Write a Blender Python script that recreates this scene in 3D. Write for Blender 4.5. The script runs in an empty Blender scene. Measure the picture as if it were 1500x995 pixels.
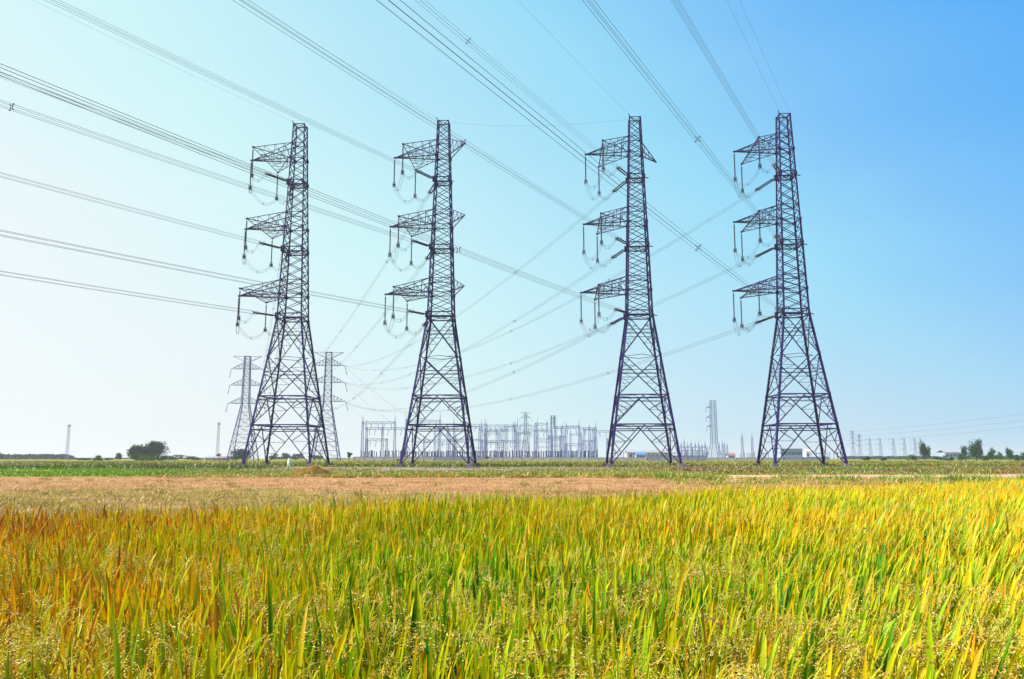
import bpy, math, random
import numpy as np
from mathutils import Vector

R = math.radians
rng = np.random.default_rng(11)
random.seed(11)
scene = bpy.context.scene
col = scene.collection

# ------------------------------------------------------------------ camera, sky, sun, exposure
F, PITCH, H = 1200.0, R(8.25), 1.45          # focal length in px of a 1500 px wide frame, tilt up, eye height
cam = bpy.data.cameras.new("camera")
cam.lens, cam.sensor_width, cam.sensor_fit = 28.8, 36.0, 'HORIZONTAL'
cam.clip_start, cam.clip_end = 0.05, 20000
camo = bpy.data.objects.new("camera", cam)
camo.location = (0, 0, H)
camo.rotation_euler = (R(90) + PITCH, 0, 0)
col.objects.link(camo)
scene.camera = camo

SUN_EL, SUN_AZ = R(47), R(-98)               # azimuth measured from +Y towards +X
sun_dir = Vector((math.sin(SUN_AZ) * math.cos(SUN_EL), math.cos(SUN_AZ) * math.cos(SUN_EL), math.sin(SUN_EL)))

world = bpy.data.worlds.new("World")
scene.world = world
world.use_nodes = True
wt = world.node_tree
wt.nodes.clear()
wo = wt.nodes.new("ShaderNodeOutputWorld")
sky = wt.nodes.new("ShaderNodeTexSky")
sky.sky_type = 'NISHITA'
sky.sun_disc = False
sky.sun_elevation, sky.sun_rotation = SUN_EL, SUN_AZ
bg1 = wt.nodes.new("ShaderNodeBackground")
bg1.inputs['Strength'].default_value = 0.05
wt.links.new(sky.outputs[0], bg1.inputs['Color'])
# grade of the clear hazy sky: palest towards the sun, deepest blue away from it and high up
tc = wt.nodes.new("ShaderNodeTexCoord")
sep = wt.nodes.new("ShaderNodeSeparateXYZ")
wt.links.new(tc.outputs['Generated'], sep.inputs[0])
def wmath(op, a, b):
    n = wt.nodes.new("ShaderNodeMath"); n.operation = op
    for i, v in enumerate((a, b)):
        if isinstance(v, (int, float)): n.inputs[i].default_value = v
        else: wt.links.new(v, n.inputs[i])
    return n.outputs[0]
zc = wmath('MAXIMUM', sep.outputs[2], 0.0)
s1 = wmath('MULTIPLY', sep.outputs[0], -0.635)
s2 = wmath('MULTIPLY', zc, -0.74)
s3 = wmath('ADD', wmath('ADD', s1, s2), 0.745)
cn = wt.nodes.new("ShaderNodeTexNoise")      # very thin high cloud veil
cn.inputs['Scale'].default_value = 2.2
cn.inputs['Detail'].default_value = 5
cm = wt.nodes.new("ShaderNodeMapping")
cm.inputs['Scale'].default_value = (1.0, 1.0, 4.0)
wt.links.new(tc.outputs['Generated'], cm.inputs[0])
wt.links.new(cm.outputs[0], cn.inputs['Vector'])
s3 = wmath('ADD', s3, wmath('MULTIPLY', wmath('SUBTRACT', cn.outputs[0], 0.5), 0.10))
ramp = wt.nodes.new("ShaderNodeValToRGB")
st = [(0.0, (.03, .30, .97)), (.08, (.065, .42, 1)), (.25, (.22, .59, 1)), (.366, (.34, .77, 1)),
      (.485, (.47, .84, 1)), (.69, (.68, .99, 1)), (.855, (.86, .99, 1)), (1.0, (.97, 1, 1))]
el = ramp.color_ramp.elements
while len(el) < len(st): el.new(0.5)
for e, (p_, c_) in zip(el, st):
    e.position = p_; e.color = (*c_, 1)
wt.links.new(s3, ramp.inputs[0])
bg2 = wt.nodes.new("ShaderNodeBackground")
bg2.inputs['Strength'].default_value = 0.53
hf = wt.nodes.new("ShaderNodeMapRange"); hf.interpolation_type = 'SMOOTHSTEP'
hf.inputs['From Min'].default_value, hf.inputs['From Max'].default_value = 0.0, 0.26
wt.links.new(zc, hf.inputs['Value'])
tn = wt.nodes.new("ShaderNodeMixRGB"); tn.inputs[1].default_value = (1, 1, 1, 1); tn.inputs[2].default_value = (1, 1, 1, 1)
wt.links.new(hf.outputs[0], tn.inputs[0])
side = wt.nodes.new("ShaderNodeMapRange")
side.inputs['From Min'].default_value, side.inputs['From Max'].default_value = -.5, .5
wt.links.new(sep.outputs[0], side.inputs['Value'])
t2 = wt.nodes.new("ShaderNodeMixRGB"); t2.inputs[1].default_value = (.93, .97, .99, 1); t2.inputs[2].default_value = (1.10, .88, .93, 1)
wt.links.new(side.outputs[0], t2.inputs[0]); wt.links.new(t2.outputs[0], tn.inputs[1])
ml = wt.nodes.new("ShaderNodeMixRGB"); ml.blend_type = 'MULTIPLY'; ml.inputs[0].default_value = 1.0
wt.links.new(ramp.outputs[0], ml.inputs[1]); wt.links.new(tn.outputs[0], ml.inputs[2])
wt.links.new(ml.outputs[0], bg2.inputs['Color'])
mx = wt.nodes.new("ShaderNodeMixShader")
mx.inputs[0].default_value = 0.88
wt.links.new(bg1.outputs[0], mx.inputs[1]); wt.links.new(bg2.outputs[0], mx.inputs[2])
wt.links.new(mx.outputs[0], wo.inputs['Surface'])

sun = bpy.data.lights.new("sun", 'SUN')
sun.energy, sun.angle, sun.color = 5.0, R(0.5), (1.0, 0.95, 0.86)
suno = bpy.data.objects.new("sun", sun)
suno.rotation_euler = sun_dir.to_track_quat('Z', 'Y').to_euler()
suno.location = (-60, 40, 120)
col.objects.link(suno)

vs = scene.view_settings
vs.view_transform, vs.look, vs.exposure, vs.gamma = 'Standard', 'None', 0.95, 1.0
vs.use_curve_mapping = False
scene.cycles.max_bounces = 8
scene.cycles.transparent_max_bounces = 8
scene.cycles.volume_bounces = 3

# ------------------------------------------------------------------ helpers
def tag(o, label=None, cat=None, group=None, kind=None):
    if label: o['label'] = label
    if cat: o['category'] = cat
    if group: o['group'] = group
    if kind: o['kind'] = kind
    return o

def empty(name, loc, rz=0.0, s=1.0):
    o = bpy.data.objects.new(name, None)
    o.empty_display_size = 0.5
    o.location = loc; o.rotation_euler = (0, 0, rz); o.scale = (s, s, s)
    col.objects.link(o)
    return o

KIDS = {}
def child(o, parent):
    o.parent = parent
    KIDS.setdefault(parent, []).append(o)
    return o

def copy_tree(o, parent=None):
    c = o.copy()
    col.objects.link(c)
    if parent is not None: child(c, parent)
    for ch in KIDS.get(o, []):
        copy_tree(ch, c)
    return c

def np_mesh(name, V, quads=None, tris=None, colors=None, smooth=False):
    """mesh from numpy arrays"""
    me = bpy.data.meshes.new(name)
    V = np.asarray(V, dtype=np.float32).reshape(-1, 3)
    nq = 0 if quads is None else len(quads)
    nt = 0 if tris is None else len(tris)
    idx = []
    if nq: idx.append(np.asarray(quads, dtype=np.int32).ravel())
    if nt: idx.append(np.asarray(tris, dtype=np.int32).ravel())
    idx = np.concatenate(idx)
    tot = np.concatenate([np.full(nq, 4, np.int32), np.full(nt, 3, np.int32)])
    start = np.concatenate([[0], np.cumsum(tot)[:-1]]).astype(np.int32)
    me.vertices.add(len(V)); me.vertices.foreach_set("co", V.ravel())
    me.loops.add(len(idx)); me.loops.foreach_set("vertex_index", idx)
    me.polygons.add(len(tot)); me.polygons.foreach_set("loop_start", start)
    me.update(calc_edges=True)
    if smooth:
        me.polygons.foreach_set("use_smooth", np.ones(len(tot), dtype=bool))
    if colors is not None:
        a = me.color_attributes.new("pigment", 'FLOAT_COLOR', 'POINT')
        c4 = np.ones((len(V), 4), np.float32); c4[:, :3] = colors
        a.data.foreach_set("color", c4.ravel())
    me.validate()
    return me

def link_mesh(name, me, mat, parent=None):
    o = bpy.data.objects.new(name, me)
    if mat is not None and not me.materials: me.materials.append(mat)
    col.objects.link(o)
    if parent is not None: child(o, parent)
    return o

class MB:
    """collects bars, boxes, tubes and lathes for one mesh"""
    def __init__(s): s.v = []; s.f = []
    def add(s, vs_, fs):
        n = len(s.v); s.v.extend(tuple(q) for q in vs_); s.f.extend(tuple(i + n for i in f) for f in fs)
    def bar(s, p, q, w, kind='L', hint=None, w2=None):
        p, q = Vector(p), Vector(q)
        d = q - p
        if d.length < 1e-6: return
        d.normalize()
        ref = Vector(hint) if hint else (Vector((0, 0, 1)) if abs(d.z) < .85 else Vector((0.6, 0.8, 0)))
        u = ref - d * ref.dot(d)
        if u.length < 1e-4: u = Vector((1, 0, 0)) - d * d.x
        u.normalize(); v = d.cross(u)
        if kind == 'L':
            t = w * 0.16; h = w * .5
            prof = [(-h, -h), (h, -h), (h, -h + t), (-h + t, -h + t), (-h + t, h), (-h, h)]
        elif kind == 'box':
            h = w * .5; g = (w2 or w) * .5
            prof = [(-h, -g), (h, -g), (h, g), (-h, g)]
        else:
            n = 6
            prof = [(w * .5 * math.cos(2 * math.pi * i / n), w * .5 * math.sin(2 * math.pi * i / n)) for i in range(n)]
        n = len(prof)
        vs_ = [p + u * a + v * b for a, b in prof] + [q + u * a + v * b for a, b in prof]
        fs = [(i, (i + 1) % n, n + (i + 1) % n, n + i) for i in range(n)]
        fs += [tuple(range(n - 1, -1, -1)), tuple(range(n, 2 * n))]
        s.add(vs_, fs)
    def box(s, c, size, taper=1.0):
        x, y, z = c; a, b, h = size[0] / 2, size[1] / 2, size[2] / 2
        t = taper
        vs_ = [(x - a, y - b, z - h), (x + a, y - b, z - h), (x + a, y + b, z - h), (x - a, y + b, z - h),
               (x - a * t, y - b * t, z + h), (x + a * t, y - b * t, z + h), (x + a * t, y + b * t, z + h), (x - a * t, y + b * t, z + h)]
        s.add(vs_, [(3, 2, 1, 0), (4, 5, 6, 7), (0, 1, 5, 4), (1, 2, 6, 5), (2, 3, 7, 6), (3, 0, 4, 7)])
    def tube(s, pts, r, n=5):
        pts = [Vector(q) for q in pts]
        rings = []
        for i, q in enumerate(pts):
            d = (pts[min(i + 1, len(pts) - 1)] - pts[max(i - 1, 0)]).normalized()
            ref = Vector((0, 0, 1)) if abs(d.z) < .9 else Vector((1, 0, 0))
            u = (ref - d * ref.dot(d)).normalized(); v = d.cross(u)
            rr = r[i] if isinstance(r, (list, tuple)) else r
            rings.append([q + (u * math.cos(2 * math.pi * k / n) + v * math.sin(2 * math.pi * k / n)) * rr for k in range(n)])
        vs_ = [q for ring in rings for q in ring]
        fs = []
        for i in range(len(pts) - 1):
            for k in range(n):
                a = i * n + k; b = i * n + (k + 1) % n
                fs.append((a, b, b + n, a + n))
        fs += [tuple(range(n - 1, -1, -1)), tuple((len(pts) - 1) * n + k for k in range(n))]
        s.add(vs_, fs)
    def lathe(s, p, axis, prof, n=8):
        """prof: (distance along axis, radius)"""
        p = Vector(p); d = Vector(axis).normalized()
        ref = Vector((0, 0, 1)) if abs(d.z) < .9 else Vector((1, 0, 0))
        u = (ref - d * ref.dot(d)).normalized(); v = d.cross(u)
        vs_ = []
        for t, r in prof:
            for k in range(n):
                a = 2 * math.pi * k / n
                vs_.append(p + d * t + (u * math.cos(a) + v * math.sin(a)) * r)
        fs = []
        for i in range(len(prof) - 1):
            for k in range(n):
                a = i * n + k; b = i * n + (k + 1) % n
                fs.append((a, b, b + n, a + n))
        fs += [tuple(range(n - 1, -1, -1)), tuple((len(prof) - 1) * n + k for k in range(n))]
        s.add(vs_, fs)
    def ring(s, c, axis, rad, r, n=14, m=4, frac=1.0):
        d = Vector(axis).normalized()
        ref = Vector((0, 0, 1)) if abs(d.z) < .9 else Vector((1, 0, 0))
        u = (ref - d * ref.dot(d)).normalized(); v = d.cross(u)
        pts = [Vector(c) + (u * math.cos(2 * math.pi * frac * k / n) + v * math.sin(2 * math.pi * frac * k / n)) * rad for k in range(n + 1)]
        s.tube(pts, r, m)
    def build(s, name, mat, parent=None, smooth=False):
        me = bpy.data.meshes.new(name)
        me.from_pydata([tuple(q) for q in s.v], [], s.f)
        me.update()
        if smooth:
            for p_ in me.polygons: p_.use_smooth = True
        return link_mesh(name, me, mat, parent)

def at(px, Y, z=0.0):
    """point at depth Y and height z that stands on image column px"""
    return ((px - 750) / F * (Y * math.cos(PITCH) + (z - H) * math.sin(PITCH)), Y, z)
def zat(py, Y): return H + Y * math.tan(math.atan((497.5 - py) / F) + PITCH)
def gnd(px, py, z=0.0):
    a = math.atan((497.5 - py) / F) + PITCH
    return at(px, (z - H) / math.tan(a), z)

# ------------------------------------------------------------------ materials
def new_mat(name):
    m = bpy.data.materials.new(name); m.use_nodes = True
    nt = m.node_tree
    b = nt.nodes['Principled BSDF']
    return m, nt, b

def noise_mat(name, c1, c2, scale=1.0, rough=.8, detail=4, stretch=(1, 1, 1), spec=.25, metal=0.0, bump=0.0, bscale=None, c3=None):
    m, nt, b = new_mat(name)
    t = nt.nodes.new("ShaderNodeTexCoord"); mp = nt.nodes.new("ShaderNodeMapping")
    mp.inputs['Scale'].default_value = stretch
    nt.links.new(t.outputs['Object'], mp.inputs[0])
    n = nt.nodes.new("ShaderNodeTexNoise")
    n.inputs['Scale'].default_value = scale; n.inputs['Detail'].default_value = detail
    n.inputs['Roughness'].default_value = .62
    nt.links.new(mp.outputs[0], n.inputs['Vector'])
    r = nt.nodes.new("ShaderNodeValToRGB")
    e = r.color_ramp.elements
    e[0].position, e[0].color = .32, (*c1, 1)
    e[1].position, e[1].color = .68, (*c2, 1)
    if c3:
        q = e.new(.5); q.color = (*c3, 1)
    nt.links.new(n.outputs[0], r.inputs[0]); nt.links.new(r.outputs[0], b.inputs['Base Color'])
    b.inputs['Roughness'].default_value = rough
    b.inputs['Specular IOR Level'].default_value = spec
    b.inputs['Metallic'].default_value = metal
    if bump:
        bn = nt.nodes.new("ShaderNodeBump"); bn.inputs['Strength'].default_value = bump
        n2 = nt.nodes.new("ShaderNodeTexNoise"); n2.inputs['Scale'].default_value = bscale or scale * 6
        n2.inputs['Detail'].default_value = 5
        nt.links.new(mp.outputs[0], n2.inputs['Vector'])
        nt.links.new(n2.outputs[0], bn.inputs['Height']); nt.links.new(bn.outputs[0], b.inputs['Normal'])
    return m

def leaf_mat(name, trans=.42, gloss=.05, tint=(1, 1, 1)):
    m = bpy.data.materials.new(name); m.use_nodes = True
    nt = m.node_tree; nt.nodes.clear()
    o = nt.nodes.new("ShaderNodeOutputMaterial")
    a = nt.nodes.new("ShaderNodeVertexColor"); a.layer_name = "pigment"
    d = nt.nodes.new("ShaderNodeBsdfDiffuse"); t = nt.nodes.new("ShaderNodeBsdfTranslucent")
    g = nt.nodes.new("ShaderNodeBsdfGlossy"); g.inputs['Roughness'].default_value = .42
    g.inputs['Color'].default_value = (1, 1, .9, 1)
    m1 = nt.nodes.new("ShaderNodeMixShader"); m1.inputs[0].default_value = trans
    m2 = nt.nodes.new("ShaderNodeMixShader"); m2.inputs[0].default_value = gloss
    nt.links.new(a.outputs[0], d.inputs[0]); nt.links.new(a.outputs[0], t.inputs[0])
    nt.links.new(d.outputs[0], m1.inputs[1]); nt.links.new(t.outputs[0], m1.inputs[2])
    nt.links.new(m1.outputs[0], m2.inputs[1]); nt.links.new(g.outputs[0], m2.inputs[2])
    nt.links.new(m2.outputs[0], o.inputs['Surface'])
    return m

M = {}
M['steel'] = noise_mat('dark_steel', (.017, .010, .092), (.034, .023, .140), 1.3, .55, spec=.35, metal=.15)
M['steel2'] = noise_mat('hazed_far_steel', (.055, .065, .20), (.09, .10, .27), .8, .6, spec=.3)  # distant pylons: part of the air haze is put into this lighter steel colour
M['yard'] = noise_mat('haze_paled_steel', (.11, .135, .31), (.17, .20, .42), .6, .6, spec=.3)  # galvanised yard steel, its distance fade painted in as a paler blue base
M['insul'] = noise_mat('insulator_glaze', (.030, .022, .070), (.055, .040, .10), 3, .35, spec=.5)
M['glass'] = noise_mat('green_insulator_glass', (.02, .10, .09), (.04, .16, .13), 3, .25, spec=.5)
M['porcelain'] = noise_mat('blue_grey_porcelain', (.018, .020, .12), (.04, .042, .18), 1, .4, spec=.45)
M['wire'] = noise_mat('aluminium_wire', (.06, .065, .09), (.10, .11, .14), 2, .5, spec=.4, metal=.3)
M['concrete'] = noise_mat('footing_concrete', (.08, .06, .10), (.16, .12, .17), 2, .9, bump=.3)
M['wood'] = noise_mat('stake_wood', (.08, .05, .035), (.16, .10, .07), 6, .85, bump=.4)
M['sack'] = noise_mat('white_sack', (.70, .72, .78), (.85, .86, .90), 5, .7, bump=.4)
M['wall_pink'] = noise_mat('pale_wall_render', (.42, .33, .36), (.56, .46, .47), .25, .9, stretch=(1, 1, 2))
M['wall_grey'] = noise_mat('grey_wall_block', (.24, .22, .33), (.34, .31, .43), .3, .9, stretch=(1, 1, 2))
M['roof_blue'] = noise_mat('blue_sheet_roof', (.06, .16, .40), (.10, .24, .52), .5, .6)
M['roof_grey'] = noise_mat('grey_sheet_roof', (.22, .22, .27), (.33, .32, .36), .6, .7)
M['roof_red'] = noise_mat('old_tile_roof', (.20, .10, .10), (.30, .17, .16), .6, .8)
M['white'] = noise_mat('white_wall', (.72, .73, .76), (.82, .82, .84), .4, .8)
M['cream'] = noise_mat('cream_wall', (.50, .45, .42), (.60, .54, .50), .4, .8)
M['hall'] = noise_mat('hall_cladding', (.25, .30, .45), (.34, .40, .55), .3, .7)
M['dark'] = noise_mat('dark_opening', (.03, .03, .05), (.06, .06, .09), 1, .5)
M['bark'] = noise_mat('bark', (.06, .045, .035), (.12, .09, .07), 4, .9, bump=.4)
M['leaf'] = leaf_mat('tree_leaves', .22, .0)
M['rice'] = leaf_mat('rice_leaves', .33, .012)
M['grain'] = leaf_mat('rice_grain', .15, .008)
M['straw'] = leaf_mat('straw', .2, .03)

M['field'] = noise_mat('far_crop', (.12, .14, .018), (.27, .23, .040), .05, .95, 6, (.25, 1, 1), .05, bump=.5, bscale=1.5, c3=(.17, .19, .022))
M['yellow_field'] = noise_mat('ripe_far_crop', (.25, .24, .018), (.33, .31, .03), .05, .95, 6, (.2, 1, 1), .05, bump=.5, bscale=1.5)
M['verge'] = noise_mat('verge_turf', (.14, .26, .012), (.34, .29, .05), .12, .95, 6, (.3, 1, 1), .05, bump=.6, bscale=3, c3=(.15, .27, .02))
M['weedbank'] = noise_mat('weedy_bank', (.20, .13, .07), (.22, .24, .04), .15, .95, 6, (.35, 1, 1), .05, bump=.6, bscale=3)
M['road'] = noise_mat('dirt_road', (.15, .10, .11), (.34, .23, .22), .12, .95, 6, (.3, 1, 1), .05, bump=.4, bscale=3)
M['stubble'] = noise_mat('stubble_ground', (.26, .15, .045), (.48, .25, .13), .35, .95, 10, (.35, 1, 1), .05, bump=1.0, bscale=7, c3=(.40, .20, .095))
M['path'] = noise_mat('pink_path', (.40, .24, .14), (.54, .34, .22), .3, .95, 6, (.4, 1, 1), .05, bump=.5, bscale=5)
M['strawbed'] = noise_mat('straw_bed', (.17, .12, .025), (.42, .28, .085), .9, .95, 10, (.5, 1, 1), .05, bump=1.0, bscale=9, c3=(.31, .21, .06))
M['soil'] = noise_mat('paddy_soil', (.03, .018, .008), (.07, .04, .016), 2, .95, 5, bump=.5)

# ------------------------------------------------------------------ ground
def grid_sheet(name, x0, x1, y0, y1, z, mat, nx=1, ny=1):
    xs = np.linspace(x0, x1, nx + 1); ys = np.linspace(y0, y1, ny + 1)
    X, Y = np.meshgrid(xs, ys)
    V = np.stack([X.ravel(), Y.ravel(), np.full(X.size, z)], 1)
    i = np.arange(nx)[None, :] + (np.arange(ny) * (nx + 1))[:, None]
    q = np.stack([i, i + 1, i + nx + 2, i + nx + 1], -1).reshape(-1, 4)
    return tag(link_mesh(name, np_mesh(name, V, q), mat), kind='structure')

grid_sheet('ground', -5500, 5500, -300, 6500, 0.0, M['field'], 40, 40)

def wob(x, seed, amp):
    return amp * (np.sin(x * .083 + seed * 3) * .8 + np.sin(x * .31 + seed) * .5 + np.sin(x * .87 + seed * 2.3) * .3 + np.sin(x * 2.3 + seed * 4.1) * .25 + np.sin(x * 5.1 + seed) * .12)

def band(name, near, far, z, mat, amp=(.6, .6), seed=1.0, n=240):
    """ground sheet between a near and a far polyline (each a list of x, y), with ragged edges"""
    near = np.array(near, float); far = np.array(far, float)
    u = np.linspace(0, 1, n)
    xn = near[0, 0] + (near[-1, 0] - near[0, 0]) * u; yn = np.interp(xn, near[:, 0], near[:, 1]) + wob(xn, seed, amp[0])
    xf = far[0, 0] + (far[-1, 0] - far[0, 0]) * u; yf = np.interp(xf, far[:, 0], far[:, 1]) + wob(xf, seed + 5, amp[1])
    yf = np.maximum(yf, yn + .02)
    V = np.concatenate([np.stack([xn, yn, np.full(n, z)], 1), np.stack([xf, yf, np.full(n, z)], 1)])
    i = np.arange(n - 1)
    q = np.stack([i, i + 1, i + n + 1, i + n], 1)
    return tag(link_mesh(name, np_mesh(name, V, q), mat), kind='structure')

band('ripe_far_field', [(-420, 205), (20, 200), (160, 260)], [(-700, 430), (20, 430), (300, 430)], .012, M['yellow_field'], (8, 15), 2)
band('grass_verge', [(-120, 63), (0, 62), (35, 60), (120, 58)], [(-230, 150), (-45, 128), (40, 105), (230, 160)], .024, M['verge'], (1.2, 3), 3)
band('weedy_bank', [(20, 66), (60, 72), (140, 76)], [(28, 130), (60, 139), (260, 145)], .030, M['weedbank'], (1.0, 2), 4)
band('dirt_road', [(-48, 97), (0, 93), (34, 95)], [(-56, 124), (0, 128), (36, 131)], .036, M['road'], (2.5, 2.5), 5)
band('stubble_field', [(-60, 8), (-14, 8), (6, 12), (20, 20), (26, 60)], [(-100, 65), (0, 64), (12, 61), (26, 62)], .030, M['stubble'], (.5, 1.0), 6)
band('path', [(12, 60), (30, 61), (60, 62)], [(14, 70), (40, 74), (78, 77)], .042, M['path'], (.8, .9), 7)
band('straw_bed', [(-40, 8), (-12, 8), (0, 11), (6, 14)], [(-40, 36), (-12, 38), (-3, 33), (6, 25)], .036, M['strawbed'], (.4, 2.0), 8)
band('paddy_soil', [(-14, -4), (30, -4)], [(-14, 9.5), (-3, 12.5), (3, 15), (12, 20), (30, 27)], .042, M['soil'], (.1, .3), 9)

# ------------------------------------------------------------------ blades (grass, rice, straw)
def blades(base, azim, length, width, lean, curve, cb, ct, nseg, twist=None, tip=.06, fold=False):
    """ribbons that rise from base, lean over towards azim and curve on; returns vertices, quads, colours"""
    N = len(base); K = nseg + 1
    t = np.linspace(0, 1, K)
    th = lean[:, None] + curve[:, None] * t[None, :] ** 1.6
    ds = (length / nseg)[:, None]
    hx = np.concatenate([np.zeros((N, 1)), np.cumsum(np.sin((th[:, 1:] + th[:, :-1]) / 2) * ds, 1)], 1)
    hz = np.concatenate([np.zeros((N, 1)), np.cumsum(np.cos((th[:, 1:] + th[:, :-1]) / 2) * ds, 1)], 1)
    ca, sa = np.cos(azim)[:, None], np.sin(azim)[:, None]
    C = np.stack([base[:, 0:1] + ca * hx, base[:, 1:2] + sa * hx, base[:, 2:3] + hz], -1)
    if twist is None: twist = rng.uniform(-.9, .9, N)
    wa = azim + math.pi / 2 + twist
    W = np.stack([np.cos(wa), np.sin(wa), np.zeros(N)], -1)
    prof = np.interp(t, [0, .15, .45, .75, 1], [.75, .95, 1, .62, tip])
    off = W[:, None, :] * (width[:, None] * prof[None, :] * .5)[:, :, None]
    if fold:                                   # a keeled leaf: two halves meeting at the midrib, ripening from the margins
        tg = np.stack([ca * np.sin(th), sa * np.sin(th), np.cos(th)], -1)
        nr = np.cross(np.broadcast_to(W[:, None, :], tg.shape), tg)
        kd = nr * (width[:, None] * prof[None, :] * .24)[:, :, None]
        V = np.stack([C - off, C + kd, C + off], 2).reshape(N, K * 3, 3)
        k = np.arange(nseg)
        qa = np.stack([3 * k, 3 * k + 1, 3 * k + 4, 3 * k + 3], 1)
        q1 = np.concatenate([qa, qa + 1])
        Q = (np.arange(N) * K * 3)[:, None, None] + q1[None]
        cc = cb[:, None, :] + (ct - cb)[:, None, :] * (t ** 1.2)[None, :, None]
        ed = rng.uniform(0, .5, (N, 1, 1))
        c1 = cc * (1 - ed) + ct[:, None, :] * ed
        ed2 = rng.uniform(0, .5, (N, 1, 1))
        c3 = cc * (1 - ed2) + ct[:, None, :] * ed2
        Cc = np.stack([c1, cc, c3], 2)
        return V.reshape(-1, 3), Q.reshape(-1, 4), Cc.reshape(-1, 3)
    V = np.stack([C - off, C + off], 2).reshape(N, K * 2, 3)
    k = np.arange(nseg)
    q1 = np.stack([2 * k, 2 * k + 1, 2 * k + 3, 2 * k + 2], 1)
    Q = (np.arange(N) * K * 2)[:, None, None] + q1[None]
    cc = cb[:, None, :] + (ct - cb)[:, None, :] * (t ** 1.2)[None, :, None]
    Cc = np.repeat(cc, 2, 1)
    return V.reshape(-1, 3), Q.reshape(-1, 4), Cc.reshape(-1, 3)

class Pile:
    def __init__(s): s.V = []; s.Q = []; s.T = []; s.C = []; s.n = 0
    def add(s, V, Q, C, tri=False):
        (s.T if tri else s.Q).append(Q + s.n); s.V.append(V); s.C.append(C); s.n += len(V)
    def build(s, name, mat, parent=None):
        return link_mesh(name, np_mesh(name, np.concatenate(s.V), np.concatenate(s.Q) if s.Q else None,
                         np.concatenate(s.T) if s.T else None, np.concatenate(s.C)), mat, parent)

def patch(x, y, a, b, c):
    """smooth uneven value between about -1 and 1"""
    return (np.sin(x * a + 1.3 * np.sin(y * b + c)) + np.sin(y * a * 1.3 + c * 2 + 1.1 * np.sin(x * b * .8)) + np.sin((x + y) * a * 2.1 + c * 3)) / 3

PAL = np.array([(.016, .110, .002), (.070, .260, .002), (.375, .475, .002), (.610, .420, .002), (.660, .220, .003), (.26, .065, .012)])
def pal(v):
    v = np.clip(v, 0, 5); i = np.minimum(v.astype(int), 4); f = (v - i)[:, None]
    return PAL[i] * (1 - f) + PAL[i + 1] * f

# --- the rice: the visible edge of the standing crop
edge = [(-150, 775), (0, 757), (150, 750), (300, 743), (550, 736), (800, 728), (1000, 719), (1200, 712), (1500, 704), (1700, 700)]
EP = np.array([gnd(x, y, .82)[:2] for x, y in edge])
EA = EP[:, 0] / EP[:, 1]; EYm = EP[:, 1]

gx, gy = np.meshgrid(np.arange(-17, 32, .19), np.arange(1.5, 30, .19))
hx = gx.ravel() + rng.uniform(-.06, .06, gx.size); hy = gy.ravel() + rng.uniform(-.06, .06, gx.size)
a_ = hx / hy
ok = (np.abs(hx) < .70 * hy + 2.6) & (hy < np.interp(a_, EA, EYm) + patch(hx, hy, 1.1, 2.3, .7) * .35)
hx, hy = hx[ok], hy[ok]
HB = patch(hx, hy, .35, .6, 2.0)
# how ripe (orange) each hill is: riper on the left, a green heart, golden on the right
RIPE = 1.86 + np.interp(hx / hy, [-.75, -.5, -.3, -.1, .15, .4, .7], [1.5, 1.15, .6, -.10, -.12, .10, .20]) \
    + .50 * patch(hx, hy, .9, 1.4, 5) + .36 * patch(hx, hy, 2.3, 3.1, 1) + .28 * HB
RIPE += np.interp(hy, [2, 4.5, 7, 12, 25], [-.18, -.12, .04, .14, .28])
WIND = np.interp(hx / hy, [-.7, -.2, .1, .35, .7], [-.04, .0, .05, .24, .34])     # lean towards +x on the right

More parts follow.
